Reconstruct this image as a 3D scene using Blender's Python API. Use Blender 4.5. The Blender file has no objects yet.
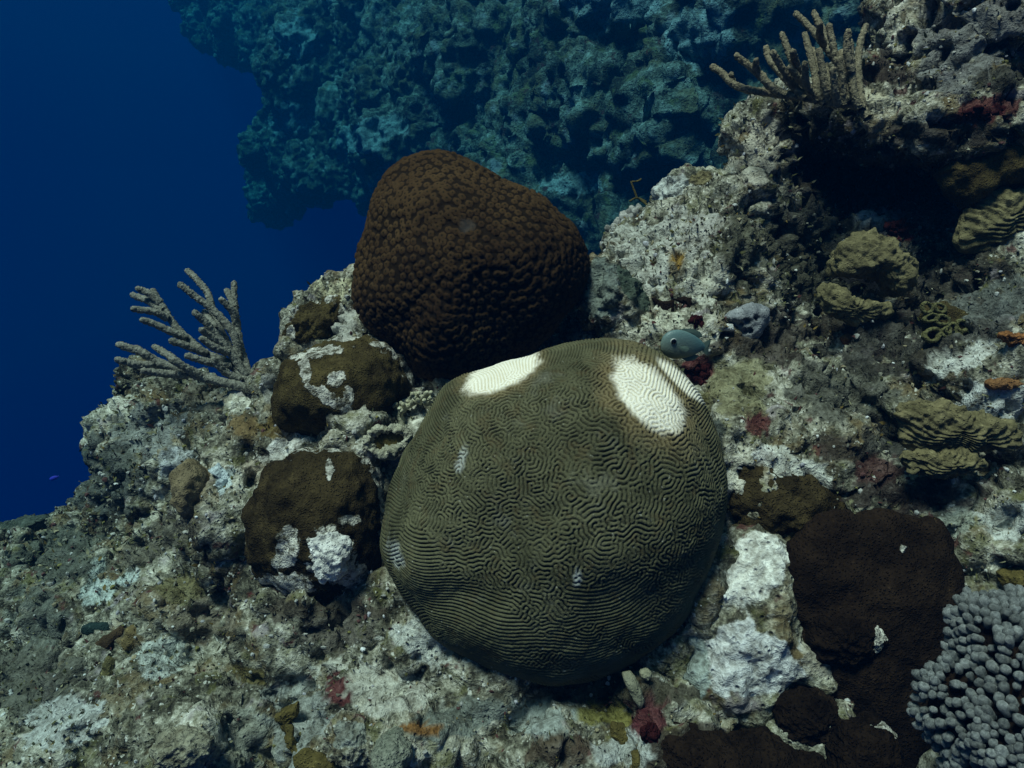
import bpy, bmesh, math, random
import numpy as np
from mathutils import Vector, kdtree

random.seed(7)
RNG = np.random.default_rng(11)
R = math.radians
SC = bpy.context.scene
COL = SC.collection

# ------------------------------------------------------------------ camera
PITCH = 17.0
LENS = 24.0
FPX = LENS / 36.0 * 1024.0
cam_data = bpy.data.cameras.new("camera")
cam_data.lens = LENS
cam_data.sensor_width = 36.0
cam_data.clip_start = 0.02
cam_data.clip_end = 400.0
cam = bpy.data.objects.new("camera", cam_data)
cam.rotation_euler = (R(90 - PITCH), 0, 0)
COL.objects.link(cam)
SC.camera = cam

# ------------------------------------------------------------------ world: light field under water
SUN_FROM = Vector((-0.28, -0.25, 0.92)).normalized()      # towards the sun
world = bpy.data.worlds.new("World")
SC.world = world
world.use_nodes = True
wn, wl = world.node_tree.nodes, world.node_tree.links
wn.clear()
w_out = wn.new("ShaderNodeOutputWorld")
w_bg = wn.new("ShaderNodeBackground")
w_tc = wn.new("ShaderNodeTexCoord")
w_sep = wn.new("ShaderNodeSeparateXYZ")
wl.new(w_tc.outputs["Generated"], w_sep.inputs[0])
# the sky as it is seen up through the water surface (all of it squeezed round the zenith)
w_max = wn.new("ShaderNodeMath"); w_max.operation = 'MAXIMUM'; w_max.inputs[1].default_value = 0.6
wl.new(w_sep.outputs[2], w_max.inputs[0])
w_com = wn.new("ShaderNodeCombineXYZ")
wl.new(w_sep.outputs[0], w_com.inputs[0]); wl.new(w_sep.outputs[1], w_com.inputs[1]); wl.new(w_max.outputs[0], w_com.inputs[2])
w_sky = wn.new("ShaderNodeTexSky")
w_sky.sky_type = 'NISHITA'
w_sky.sun_disc = False
w_sky.sun_elevation = math.asin(SUN_FROM.z)
w_sky.sun_rotation = math.atan2(SUN_FROM.x, SUN_FROM.y)
wl.new(w_com.outputs[0], w_sky.inputs[0])
w_fade = wn.new("ShaderNodeMapRange"); w_fade.interpolation_type = 'SMOOTHSTEP'
w_fade.inputs[1].default_value = 0.0; w_fade.inputs[2].default_value = 1.0
wl.new(w_sep.outputs[2], w_fade.inputs[0])
w_tint = wn.new("ShaderNodeMix"); w_tint.data_type = 'RGBA'; w_tint.blend_type = 'MULTIPLY'
w_tint.inputs[0].default_value = 1.0
w_tint.inputs[7].default_value = (0.056, 0.054, 0.045, 1)
wl.new(w_sky.outputs[0], w_tint.inputs[6])
w_deep = wn.new("ShaderNodeValToRGB")
w_deep.color_ramp.elements[0].position = 0.0
w_deep.color_ramp.elements[0].color = (0.0, 0.003, 0.03, 1)
w_deep.color_ramp.elements[1].position = 1.0
w_deep.color_ramp.elements[1].color = (0.0, 0.005, 0.09, 1)
e = w_deep.color_ramp.elements.new(0.5)
e.color = (0.0, 0.0014, 0.060, 1)
w_map = wn.new("ShaderNodeMapRange")
w_map.inputs[1].default_value = -1; w_map.inputs[2].default_value = 1
wl.new(w_sep.outputs[2], w_map.inputs[0])
wl.new(w_map.outputs[0], w_deep.inputs[0])
w_mix = wn.new("ShaderNodeMix"); w_mix.data_type = 'RGBA'
wl.new(w_fade.outputs[0], w_mix.inputs[0])
wl.new(w_deep.outputs[0], w_mix.inputs[6]); wl.new(w_tint.outputs[2], w_mix.inputs[7])
wl.new(w_mix.outputs[2], w_bg.inputs[0])
w_bg.inputs[1].default_value = 1.0
wl.new(w_bg.outputs[0], w_out.inputs[0])

sun_data = bpy.data.lights.new("sun", 'SUN')
sun_data.energy = 5.0
sun_data.angle = R(16)
sun_data.color = (1.0, 0.57, 0.49)
sun = bpy.data.objects.new("sun", sun_data)
sun.rotation_euler = (-SUN_FROM).to_track_quat('-Z', 'Y').to_euler()
COL.objects.link(sun)

SC.view_settings.view_transform = 'Standard'
SC.view_settings.look = 'None'
SC.view_settings.exposure = 0.82
SC.view_settings.gamma = 1.0
SC.render.engine = 'CYCLES'
SC.cycles.use_denoising = True
SC.cycles.max_bounces = 6
SC.cycles.volume_bounces = 0
SC.cycles.diffuse_bounces = 3

# ------------------------------------------------------------------ pixel <-> place helpers
FW = np.array([0, math.cos(R(PITCH)), -math.sin(R(PITCH))])
UP = np.array([0, math.sin(R(PITCH)), math.cos(R(PITCH))])
RT = np.array([1.0, 0, 0])

def P(px, py, d):
    px = np.asarray(px, float); py = np.asarray(py, float); d = np.asarray(d, float)
    a = ((px - 512) / FPX * d)[..., None] * RT + ((384 - py) / FPX * d)[..., None] * UP + d[..., None] * FW
    return a

def proj(v):
    d = v @ FW
    return 512 + FPX * (v @ RT) / d, 384 - FPX * (v @ UP) / d, d

def smooth(x, a, b):
    t = np.clip((x - a) / (b - a), 0, 1)
    return t * t * (3 - 2 * t)

def _hash(i, j, k, s):
    h = (i * 374761393 + j * 668265263 + k * 2147483647 + s * 974711) & 0xFFFFFFFF
    h = ((h ^ (h >> 13)) * 1274126177) & 0xFFFFFFFF
    h = (h ^ (h >> 16)) & 0xFFFF
    return h / 65535.0

def vnoise(p, s=0):
    f = np.floor(p).astype(np.int64)
    t = p - f
    t = t * t * (3 - 2 * t)
    out = 0
    for a in (0, 1):
        for b in (0, 1):
            for c in (0, 1):
                w = (t[:, 0] if a else 1 - t[:, 0]) * (t[:, 1] if b else 1 - t[:, 1]) * (t[:, 2] if c else 1 - t[:, 2])
                out = out + w * _hash(f[:, 0] + a, f[:, 1] + b, f[:, 2] + c, s)
    return out * 2 - 1

def fbm(p, scale, octv=4, gain=0.5, s=0):
    o = 0; a = 1; q = p * scale; n = 0
    for i in range(octv):
        o = o + a * vnoise(q + 17.3 * i, s + i)
        n += a; a *= gain; q = q * 2.03
    return o / n

def mesh_np(name, v, f, smooth_shade=True):
    me = bpy.data.meshes.new(name)
    v = np.ascontiguousarray(v, np.float32); f = np.asarray(f, np.int32)
    k = f.shape[1]
    me.vertices.add(len(v)); me.vertices.foreach_set("co", v.ravel())
    me.loops.add(f.size); me.loops.foreach_set("vertex_index", np.ascontiguousarray(f).ravel())
    me.polygons.add(len(f))
    me.polygons.foreach_set("loop_start", np.arange(0, f.size, k, dtype=np.int32))
    me.polygons.foreach_set("loop_total", np.full(len(f), k, np.int32))
    me.update(calc_edges=True)
    me.polygons.foreach_set("use_smooth", np.full(len(f), smooth_shade, bool))
    return me

def normals(v, f):
    n = np.zeros_like(v)
    a, b, c = v[f[:, 0]], v[f[:, 1]], v[f[:, 2]]
    fn = np.cross(b - a, c - a)
    if f.shape[1] == 4:
        fn = fn + np.cross(c - a, v[f[:, 3]] - a)
    for i in range(f.shape[1]):
        for k in range(3):
            n[:, k] += np.bincount(f[:, i], fn[:, k], len(v))
    return n / (np.linalg.norm(n, axis=1)[:, None] + 1e-12)

def attr(me, name, val):
    a = me.attributes.new(name, 'FLOAT', 'POINT')
    a.data.foreach_set("value", np.ascontiguousarray(val, np.float32))

def cattr(me, name, rgb):
    a = me.attributes.new(name, 'FLOAT_COLOR', 'POINT')
    c = np.ones((len(rgb), 4), np.float32); c[:, :3] = rgb
    a.data.foreach_set("color", c.ravel())

def put(name, me, mat, parent=None, loc=None, label=None, cat=None, group=None, kind=None):
    o = bpy.data.objects.new(name, me)
    COL.objects.link(o)
    if mat is not None and me is not None and not me.materials:
        me.materials.append(mat)
    if parent is not None:
        o.parent = parent
    if loc is not None:
        o.location = loc
    if label: o["label"] = label
    if cat: o["category"] = cat
    if group: o["group"] = group
    if kind: o["kind"] = kind
    return o

def root(name, loc, label, cat, group=None):
    return put(name, None, None, loc=loc, label=label, cat=cat, group=group)

def base_of(v):
    return np.array([v[:, 0].mean(), v[:, 1].mean(), v[:, 2].min()])

_ico = {}
def ico(n):
    if n not in _ico:
        bm = bmesh.new()
        bmesh.ops.create_icosphere(bm, subdivisions=n, radius=1)
        v = np.array([x.co[:] for x in bm.verts]); f = np.array([[q.index for q in x.verts] for x in bm.faces])
        bm.free(); _ico[n] = (v, f)
    return _ico[n]

def radial(outline, c, soft=4.0):
    o = np.array(outline, float) - np.array(c, float)
    ang = np.linspace(-math.pi, math.pi, 361)[:-1]
    r = np.zeros(360)
    a = o; b = np.roll(o, -1, 0)
    for i, t in enumerate(ang):
        dx, dy = math.cos(t), math.sin(t)
        e0 = b - a
        den = dx * e0[:, 1] - dy * e0[:, 0]
        den = np.where(abs(den) < 1e-9, 1e-9, den)
        tt = (a[:, 0] * e0[:, 1] - a[:, 1] * e0[:, 0]) / den
        uu = (a[:, 0] * dy - a[:, 1] * dx) / den
        ok = (tt > 0) & (uu >= -1e-6) & (uu <= 1 + 1e-6)
        r[i] = tt[ok].max() if ok.any() else 1.0
    k = np.arange(-20, 21); w = np.exp(-(k / soft) ** 2 / 2); w /= w.sum()
    return np.convolve(np.concatenate([r[-20:], r, r[:20]]), w, 'valid')

def centroid(o):
    o = np.array(o, float); a = o; b = np.roll(o, -1, 0)
    cr = a[:, 0] * b[:, 1] - b[:, 0] * a[:, 1]
    return ((a + b) * cr[:, None]).sum(0) / (3 * cr.sum())

def blob_pts(dirs, outline, d, front, back, c=None, soft=4.0, lean=0.0, power=1.0, jag=0.0, seed=0):
    """solid rounded body whose outline in the picture plane is `outline`; dirs: x right, y up, z towards viewer"""
    c = centroid(outline) if c is None else np.array(c, float)
    rr = radial(outline, c, soft)
    phi = np.arctan2(-dirs[:, 1], dirs[:, 0])
    q = (phi + math.pi) / (2 * math.pi) * 360
    i0 = np.floor(q).astype(int) % 360; t = q - np.floor(q)
    r = rr[i0] * (1 - t) + rr[(i0 + 1) % 360] * t
    s = np.sqrt(dirs[:, 0] ** 2 + dirs[:, 1] ** 2)
    if jag:
        r = r * (1 + jag * fbm(np.stack([np.cos(phi), np.sin(phi), s * .4], 1), 4.5, 4, .65, seed) * s ** 4)
    s2 = s ** power
    x = s2 * r * np.cos(phi); y = s2 * r * np.sin(phi)
    ctr = P(c[0], c[1], d)
    m = d / FPX
    z = np.where(dirs[:, 2] > 0, dirs[:, 2] * front, dirs[:, 2] * back)
    dep = -z - lean * (-y) * m * -1.0
    v = ctr + (x * m)[:, None] * RT - (y * m)[:, None] * UP + dep[:, None] * FW
    return v, s, phi

def pmask(v, shapes, warp=0.35, sc=40, s=3, soft=0.25):
    px, py, _ = proj(v)
    n = fbm(v, sc, 3, 0.6, s)
    out = np.zeros(len(v))
    for sh in shapes:
        cx, cy, rx, ry = sh[:4]; a = R(sh[4]) if len(sh) > 4 else 0.0
        dx, dy = px - cx, py - cy
        u = (dx * math.cos(a) + dy * math.sin(a)) / rx; w = (-dx * math.sin(a) + dy * math.cos(a)) / ry
        q = np.sqrt(u * u + w * w) + n * warp
        out = np.maximum(out, 1 - smooth(q, 1 - soft, 1 + soft))
    return out

def tube(pts, rad, seg=10, sub=6, rough=0.0, s=0, cap=True):
    pts = np.array(pts, float); n = len(pts)
    rad = np.array(rad, float)
    ext = np.vstack([2 * pts[0] - pts[1], pts, 2 * pts[-1] - pts[-2]])
    C = []; RR = []
    for i in range(n - 1):
        p0, p1, p2, p3 = ext[i:i + 4]
        for k in range(sub):
            t = k / sub
            C.append(0.5 * ((2 * p1) + (-p0 + p2) * t + (2 * p0 - 5 * p1 + 4 * p2 - p3) * t * t + (-p0 + 3 * p1 - 3 * p2 + p3) * t ** 3))
            RR.append(rad[i] * (1 - t) + rad[i + 1] * t)
    C.append(pts[-1]); RR.append(rad[-1])
    C = np.array(C); RR = np.array(RR)
    if cap:                                     # rounded tip and foot
        dirn = C[-1] - C[-2]; dirn /= np.linalg.norm(dirn)
        r = RR[-1]
        C = np.vstack([C, C[-1] + dirn * r * 0.55, C[-1] + dirn * r * 0.9, C[-1] + dirn * r * 1.05])
        RR = np.concatenate([RR, [r * 0.85, r * 0.5, r * 0.05]])
    V = []; m = len(C)
    T = np.gradient(C, axis=0); T /= np.linalg.norm(T, axis=1)[:, None] + 1e-12
    ref = np.array([0.13, -0.9, 0.41])
    for i in range(m):
        a = np.cross(T[i], ref); a /= np.linalg.norm(a) + 1e-12
        b = np.cross(T[i], a)
        th = np.arange(seg) / seg * 2 * math.pi
        V.append(C[i] + RR[i] * (np.cos(th)[:, None] * a + np.sin(th)[:, None] * b))
    V = np.vstack(V)
    F = [[i * seg + j, i * seg + (j + 1) % seg, (i + 1) * seg + (j + 1) % seg, (i + 1) * seg + j] for i in range(m - 1) for j in range(seg)]
    F = np.array(F)[:, ::-1]
    if rough:
        V = V + normals(V, F) * ((vnoise(V * 330, s) * .6 + vnoise(V * 620, s + 3) * .7) * rough)[:, None]
    return V, F

# ------------------------------------------------------------------ materials
def node_mat(name):
    m = bpy.data.materials.new(name); m.use_nodes = True
    nt = m.node_tree; nt.nodes.clear()
    out = nt.nodes.new("ShaderNodeOutputMaterial"); b = nt.nodes.new("ShaderNodeBsdfPrincipled")
    nt.links.new(b.outputs[0], out.inputs[0])
    b.inputs["Roughness"].default_value = 0.85
    b.inputs["Specular IOR Level"].default_value = 0.05
    return m, nt, b

class G:
    """small helper to write node graphs"""
    def __init__(s, nt):
        s.nt = nt; s.n = nt.nodes; s.l = nt.links
        tc = s.n.new("ShaderNodeTexCoord"); s.co = tc.outputs["Object"]
    def sock(s, inp, v):
        if isinstance(v, bpy.types.NodeSocket): s.l.new(v, inp)
        elif isinstance(v, (tuple, list)): inp.default_value = (*v, 1) if len(v) == 3 and inp.type == 'RGBA' else v
        else: inp.default_value = v
    def noise(s, scale, detail=4, rough=0.6, off=0.0, dist=0.0, vec=None):
        n = s.n.new("ShaderNodeTexNoise")
        co = vec or s.co
        if off:
            mp = s.n.new("ShaderNodeVectorMath"); mp.operation = 'ADD'; mp.inputs[1].default_value = (off, off * 1.7, -off)
            s.l.new(co, mp.inputs[0]); co = mp.outputs[0]
        s.l.new(co, n.inputs["Vector"])
        n.inputs["Scale"].default_value = scale; n.inputs["Detail"].default_value = detail
        n.inputs["Roughness"].default_value = rough; n.inputs["Distortion"].default_value = dist
        return n.outputs["Fac"]
    def voro(s, scale, feat='F1'):
        n = s.n.new("ShaderNodeTexVoronoi"); n.feature = feat
        s.l.new(s.co, n.inputs["Vector"]); n.inputs["Scale"].default_value = scale
        return n.outputs["Distance"]
    def math(s, op, a, b=0.0, clamp=False):
        n = s.n.new("ShaderNodeMath"); n.operation = op; n.use_clamp = clamp
        s.sock(n.inputs[0], a); s.sock(n.inputs[1], b)
        return n.outputs[0]
    def ramp(s, fac, stops, interp='LINEAR'):
        n = s.n.new("ShaderNodeValToRGB"); cr = n.color_ramp; cr.interpolation = interp
        cr.elements[0].position = stops[0][0]; cr.elements[0].color = (*stops[0][1], 1)
        cr.elements[1].position = stops[-1][0]; cr.elements[1].color = (*stops[-1][1], 1)
        for p, c in stops[1:-1]:
            e = cr.elements.new(p); e.color = (*c, 1)
        s.l.new(fac, n.inputs[0])
        return n.outputs[0]
    def step(s, fac, a, b):
        n = s.n.new("ShaderNodeMapRange"); n.interpolation_type = 'SMOOTHSTEP'
        s.l.new(fac, n.inputs[0]); n.inputs[1].default_value = a; n.inputs[2].default_value = b
        return n.outputs[0]
    def mix(s, fac, a, b, mode='MIX'):
        n = s.n.new("ShaderNodeMix"); n.data_type = 'RGBA'; n.blend_type = mode
        s.sock(n.inputs[0], fac); s.sock(n.inputs[6], a); s.sock(n.inputs[7], b)
        return n.outputs[2]
    def attr(s, name, col=False):
        n = s.n.new("ShaderNodeAttribute"); n.attribute_name = name
        return n.outputs["Color"] if col else n.outputs["Fac"]
    def bump(s, h, dist, strength=1.0, prev=None):
        n = s.n.new("ShaderNodeBump"); n.inputs["Strength"].default_value = strength; n.inputs["Distance"].default_value = dist
        s.l.new(h, n.inputs["Height"])
        if prev is not None: s.l.new(prev, n.inputs["Normal"])
        return n.outputs[0]

def rock_colour(g, k=1.0, pale=1.0, specks=0.8):
    """mottled reef limestone: turf, crusts, bare chalk, specks"""
    a = g.noise(7 * k, 6, 0.62)
    b = g.noise(38 * k, 5, 0.68, 3.1)
    c = g.noise(150 * k, 3, 0.6, 7.7)
    f = g.math('ADD', g.math('MULTIPLY', a, 0.42), g.math('MULTIPLY', b, 0.38))
    f = g.math('ADD', f, g.math('MULTIPLY', c, 0.20))
    col = g.ramp(f, [(0.385, (0.012, 0.012, 0.010)), (0.45, (0.055 * pale, 0.054 * pale, 0.040 * pale)), (0.505, (0.18 * pale, 0.180 * pale, 0.140 * pale)),
                     (0.56, (0.40 * pale, 0.40 * pale, 0.34 * pale)), (0.63, (0.72 * pale, 0.72 * pale, 0.65 * pale))])
    br = g.step(g.noise(11 * k, 4, 0.6, 12.4), 0.50, 0.66)
    col = g.mix(g.math('MULTIPLY', br, 0.65), col, g.mix(c, (0.04, 0.03, 0.015), (0.28, 0.21, 0.10)))
    ol = g.step(g.noise(17 * k, 4, 0.65, 22.4), 0.55, 0.66)
    col = g.mix(g.math('MULTIPLY', ol, 0.6), col, g.mix(c, (0.03, 0.035, 0.01), (0.20, 0.20, 0.07)))
    ma = g.step(g.noise(21 * k, 4, 0.6, 31.0), 0.61, 0.68)
    col = g.mix(g.math('MULTIPLY', ma, 0.8), col, g.mix(c, (0.02, 0.008, 0.008), (0.13, 0.04, 0.04)))
    pk = g.step(g.noise(14 * k, 3, 0.6, 41.0), 0.60, 0.70)
    col = g.mix(g.math('MULTIPLY', pk, 0.55), col, (0.36, 0.33, 0.36))
    sp = g.step(g.noise(95 * k, 2, 0.5, 51.0), 0.64, 0.70)
    col = g.mix(g.math('MULTIPLY', sp, specks), col, (0.74, 0.76, 0.72))
    col = g.mix(1.0, col, (1.03, 1.0, 0.93), 'MULTIPLY')
    h = g.math('ADD', g.math('MULTIPLY', b, 0.7), g.math('MULTIPLY', c, 0.35))
    return col, h, b, c

def make_rock(name, k=1.0, pale=1.0, bump=0.016, tint=True, specks=0.6, turf=None):
    m, nt, bs = node_mat(name); g = G(nt)
    col, h, b, c = rock_colour(g, k, pale, specks)
    if tint:
        w = g.attr("tint_w"); tc = g.attr("tint", True)
        w2 = g.step(g.math('ADD', w, g.math('MULTIPLY', g.math('SUBTRACT', b, 0.5), 1.6)), 0.30, 0.70)
        w2 = g.math('MULTIPLY', w2, g.math('MINIMUM', g.math('MULTIPLY', w, 8.0), 1.0))
        tvar = g.mix(g.math('ADD', g.math('MULTIPLY', g.step(b, 0.38, 0.62), 0.55), g.math('MULTIPLY', g.step(c, 0.35, 0.65), 0.45)), g.mix(1.0, tc, (0.40, 0.38, 0.34), 'MULTIPLY'), g.mix(1.0, tc, (1.25, 1.25, 1.22), 'MULTIPLY'))
        col = g.mix(g.math('MULTIPLY', w2, 0.9), col, tvar)
    if turf: col = g.mix(1.0, col, turf, 'MULTIPLY')  # turf here is a teal tint that paints water haze into the rock
    nt.links.new(col, bs.inputs["Base Color"])
    pit = g.step(g.voro(70 * k), 0.0, 0.28)
    hh = g.math('ADD', h, g.math('MULTIPLY', pit, 0.35))
    nt.links.new(g.bump(hh, bump, 1.0), bs.inputs["Normal"])
    return m

ROCK = make_rock("reef_rock")
ROCK_FAR = make_rock("haze_tinted_far_rock", 0.30, 0.52, 0.07, tint=True, specks=0.0, turf=(0.50, 0.84, 0.98))  # teal multiplier puts extra depth haze into the wall's own colour
ROCK_WHITE = make_rock("bare_limestone", 0.8, 1.3, specks=0.3)

def make_tissue(name, lo, hi, scale=30, bump=0.003, dead_lo=(0.10, 0.09, 0.06), dead_hi=(0.66, 0.64, 0.55), rough=0.95, fine=240, spec=0.04, pores=210, pore=0.55, vary=False):
    """living coral or sponge tissue; attribute dead = bare white skeleton"""
    m, nt, bs = node_mat(name); g = G(nt)
    a = g.noise(scale, 4, 0.6); b = g.noise(fine, 3, 0.6, 5.0)
    c2 = g.noise(scale * 0.25, 3, 0.5, 9.0)
    f = g.math('ADD', g.math('MULTIPLY', a, 0.5), g.math('ADD', g.math('MULTIPLY', b, 0.25), g.math('MULTIPLY', c2, 0.25)))
    col = g.ramp(f, [(0.36, lo), (0.64, hi)])
    d = g.attr("dead")
    dn = g.noise(75, 4, 0.65, 14.0)
    dw = g.step(g.math('ADD', d, g.math('MULTIPLY', g.math('SUBTRACT', dn, 0.5), 2.2)), 0.35, 0.60)
    dw = g.math('MULTIPLY', dw, g.math('MINIMUM', g.math('MULTIPLY', d, 8.0), 1.0))
    dc = g.ramp(g.noise(60, 5, 0.7, 3.0), [(0.40, dead_lo), (0.56, dead_hi)])
    col = g.mix(dw, col, dc)
    bs.inputs["Roughness"].default_value = rough
    bs.inputs["Specular IOR Level"].default_value = spec
    pv = g.step(g.voro(pores), 0.05, 0.45)
    pm = g.step(g.noise(scale * 0.8, 4, 0.65, 33.0), 0.42, 0.60)
    col = g.mix(g.math('MULTIPLY', g.math('MULTIPLY', pv, pm), pore), col, g.mix(1.0, col, (0.38, 0.38, 0.38), 'MULTIPLY'))
    fl = g.step(g.noise(fine * 0.6, 2, 0.5, 44.0), 0.66, 0.72)
    col = g.mix(g.math('MULTIPLY', fl, 0.35), col, g.mix(1.0, col, (3.0, 3.0, 3.0), 'MULTIPLY'))
    if vary:                                    # lobes of one colony differ a little in tone
        oi = nt.nodes.new("ShaderNodeObjectInfo")
        col = g.mix(oi.outputs["Random"], g.mix(1.0, col, (0.62, 0.62, 0.60), 'MULTIPLY'), g.mix(1.0, col, (1.25, 1.25, 1.22), 'MULTIPLY'))
    nt.links.new(col, bs.inputs["Base Color"])
    h = g.math('ADD', g.math('MULTIPLY', b, 0.6), g.math('MULTIPLY', a, 0.6))
    h = g.math('ADD', h, g.math('MULTIPLY', pv, -0.5))
    h = g.math('ADD', h, g.math('MULTIPLY', g.math('MULTIPLY', dw, dn), 1.2))
    nt.links.new(g.bump(h, bump, 1.0), bs.inputs["Normal"])
    return m

BROWN = make_tissue("olive_brown_tissue", (0.018, 0.012, 0.006), (0.105, 0.082, 0.030), 20, 0.006)
BROWN2 = make_tissue("dark_brown_tissue", (0.010, 0.007, 0.004), (0.078, 0.058, 0.024), 20, 0.006)
DARK = make_tissue("blackish_brown_tissue", (0.006, 0.0035, 0.002), (0.028, 0.0175, 0.010), 14, 0.007, fine=130)
PLATE = make_tissue("khaki_plate_tissue", (0.080, 0.071, 0.034), (0.23, 0.198, 0.10), 50, 0.003)
TAN = make_tissue("tan_sponge", (0.12, 0.095, 0.05), (0.27, 0.22, 0.13), 45, 0.004)
ROD = make_tissue("sea_rod_tissue", (0.17, 0.165, 0.125), (0.34, 0.33, 0.27), 120, 0.004, fine=420)
ROD2 = make_tissue("tan_sea_rod_tissue", (0.16, 0.145, 0.09), (0.34, 0.30, 0.20), 120, 0.004, fine=420)  # the upper right sea rod's own tan colour
FINGER = make_tissue("grey_finger_coral", (0.10, 0.115, 0.12), (0.32, 0.335, 0.325), 1.3, 0.0022, fine=8, pores=6, vary=True)
PALEFINGER = make_tissue("pale_knob_coral", (0.26, 0.25, 0.23), (0.52, 0.50, 0.46), 1.3, 0.0022, fine=8, pores=6, vary=True)
ORANGE = make_tissue("orange_sponge", (0.11, 0.05, 0.02), (0.36, 0.16, 0.055), 70, 0.004)
OCHRE = make_tissue("ochre_algae", (0.06, 0.048, 0.014), (0.18, 0.14, 0.045), 35, 0.003)
RED = make_tissue("red_algae", (0.014, 0.004, 0.004), (0.05, 0.011, 0.011), 60, 0.004)
GREYSP = make_tissue("grey_sponge", (0.14, 0.15, 0.16), (0.32, 0.33, 0.33), 50, 0.003)
TEALDK = make_tissue("dark_green_blade", (0.010, 0.022, 0.020), (0.03, 0.05, 0.045), 40, 0.003)
LEAF = make_tissue("pale_leaf", (0.16, 0.16, 0.10), (0.34, 0.33, 0.23), 40, 0.002)
CHALK = make_tissue("chalk_white", (0.42, 0.42, 0.38), (0.78, 0.78, 0.72), 50, 0.004)
CUPGREEN = make_tissue("yellow_green_polyp", (0.07, 0.068, 0.025), (0.20, 0.19, 0.085), 90, 0.005)
PALEYEL = make_tissue("pale_yellow_nub", (0.36, 0.35, 0.22), (0.60, 0.58, 0.42), 60, 0.003)

# ------------------------------------------------------------------ the reef
def poly_sd(px, py, poly):
    """signed distance in pixels, positive inside"""
    a = np.array(poly, float); b = np.roll(a, -1, 0)
    ins = np.zeros(px.shape, bool); dm = np.full(px.shape, 1e9)
    for (x0, y0), (x1, y1) in zip(a, b):
        cond = ((y0 > py) != (y1 > py)) & (px < (x1 - x0) * (py - y0) / (y1 - y0 + 1e-12) + x0)
        ins ^= cond
        ex, ey = x1 - x0, y1 - y0
        t = np.clip(((px - x0) * ex + (py - y0) * ey) / (ex * ex + ey * ey + 1e-9), 0, 1)
        dm = np.minimum(dm, np.hypot(px - x0 - t * ex, py - y0 - t * ey))
    return np.where(ins, dm, -dm)

def shepard(ctrl):
    c = np.array(ctrl, float)
    def f(px, py):
        d2 = (px[:, None] - c[None, :, 0]) ** 2 + (py[:, None] - c[None, :, 1]) ** 2 + 60.0
        w = d2 ** -1.7
        return (w * c[None, :, 2]).sum(1) / w.sum(1)
    return f

def remesh_lumps(lumps, voxel, smooth_it, seed):
    rg = np.random.default_rng(seed)
    var = []
    for lev in (3, 2):
        iv, if_ = ico(lev)
        var.append([(iv * (1 + 0.28 * fbm(iv + rg.uniform(-50, 50, 3), 1.6, 2, 0.5, 5))[:, None], if_) for _ in range(14)])
    V = []; F = []; off = 0
    for c, r, front in lumps:
        q, if_ = var[0 if front else 1][rg.integers(14)]
        t = rg.uniform(0, 6.28); ct, st = math.cos(t), math.sin(t)
        q = q[:, rg.permutation(3)] @ np.array([[ct, -st, 0], [st, ct, 0], [0, 0, 1]]) * (rg.uniform(0.75, 1.3, 3) * r)
        V.append(q + c); F.append(if_ + off); off += len(q)
    me = mesh_np("tmp", np.vstack(V), np.vstack(F))
    o = bpy.data.objects.new("tmp", me); COL.objects.link(o)
    md = o.modifiers.new("r", 'REMESH'); md.mode = 'VOXEL'; md.voxel_size = voxel
    if smooth_it:
        ms = o.modifiers.new("s", 'SMOOTH'); ms.factor = 0.5; ms.iterations = smooth_it
    dg = bpy.context.evaluated_depsgraph_get()
    ev = o.evaluated_get(dg).to_mesh()
    n = len(ev.vertices); v = np.empty(n * 3, np.float32); ev.vertices.foreach_get("co", v); v = v.reshape(-1, 3).astype(float)
    m = len(ev.loops); li = np.empty(m, np.int32); ev.loops.foreach_get("vertex_index", li)
    f = li.reshape(-1, 4) if m == 4 * len(ev.polygons) else None
    o.evaluated_get(dg).to_mesh_clear()
    bpy.data.objects.remove(o); bpy.data.meshes.remove(me)
    return v, f

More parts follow.
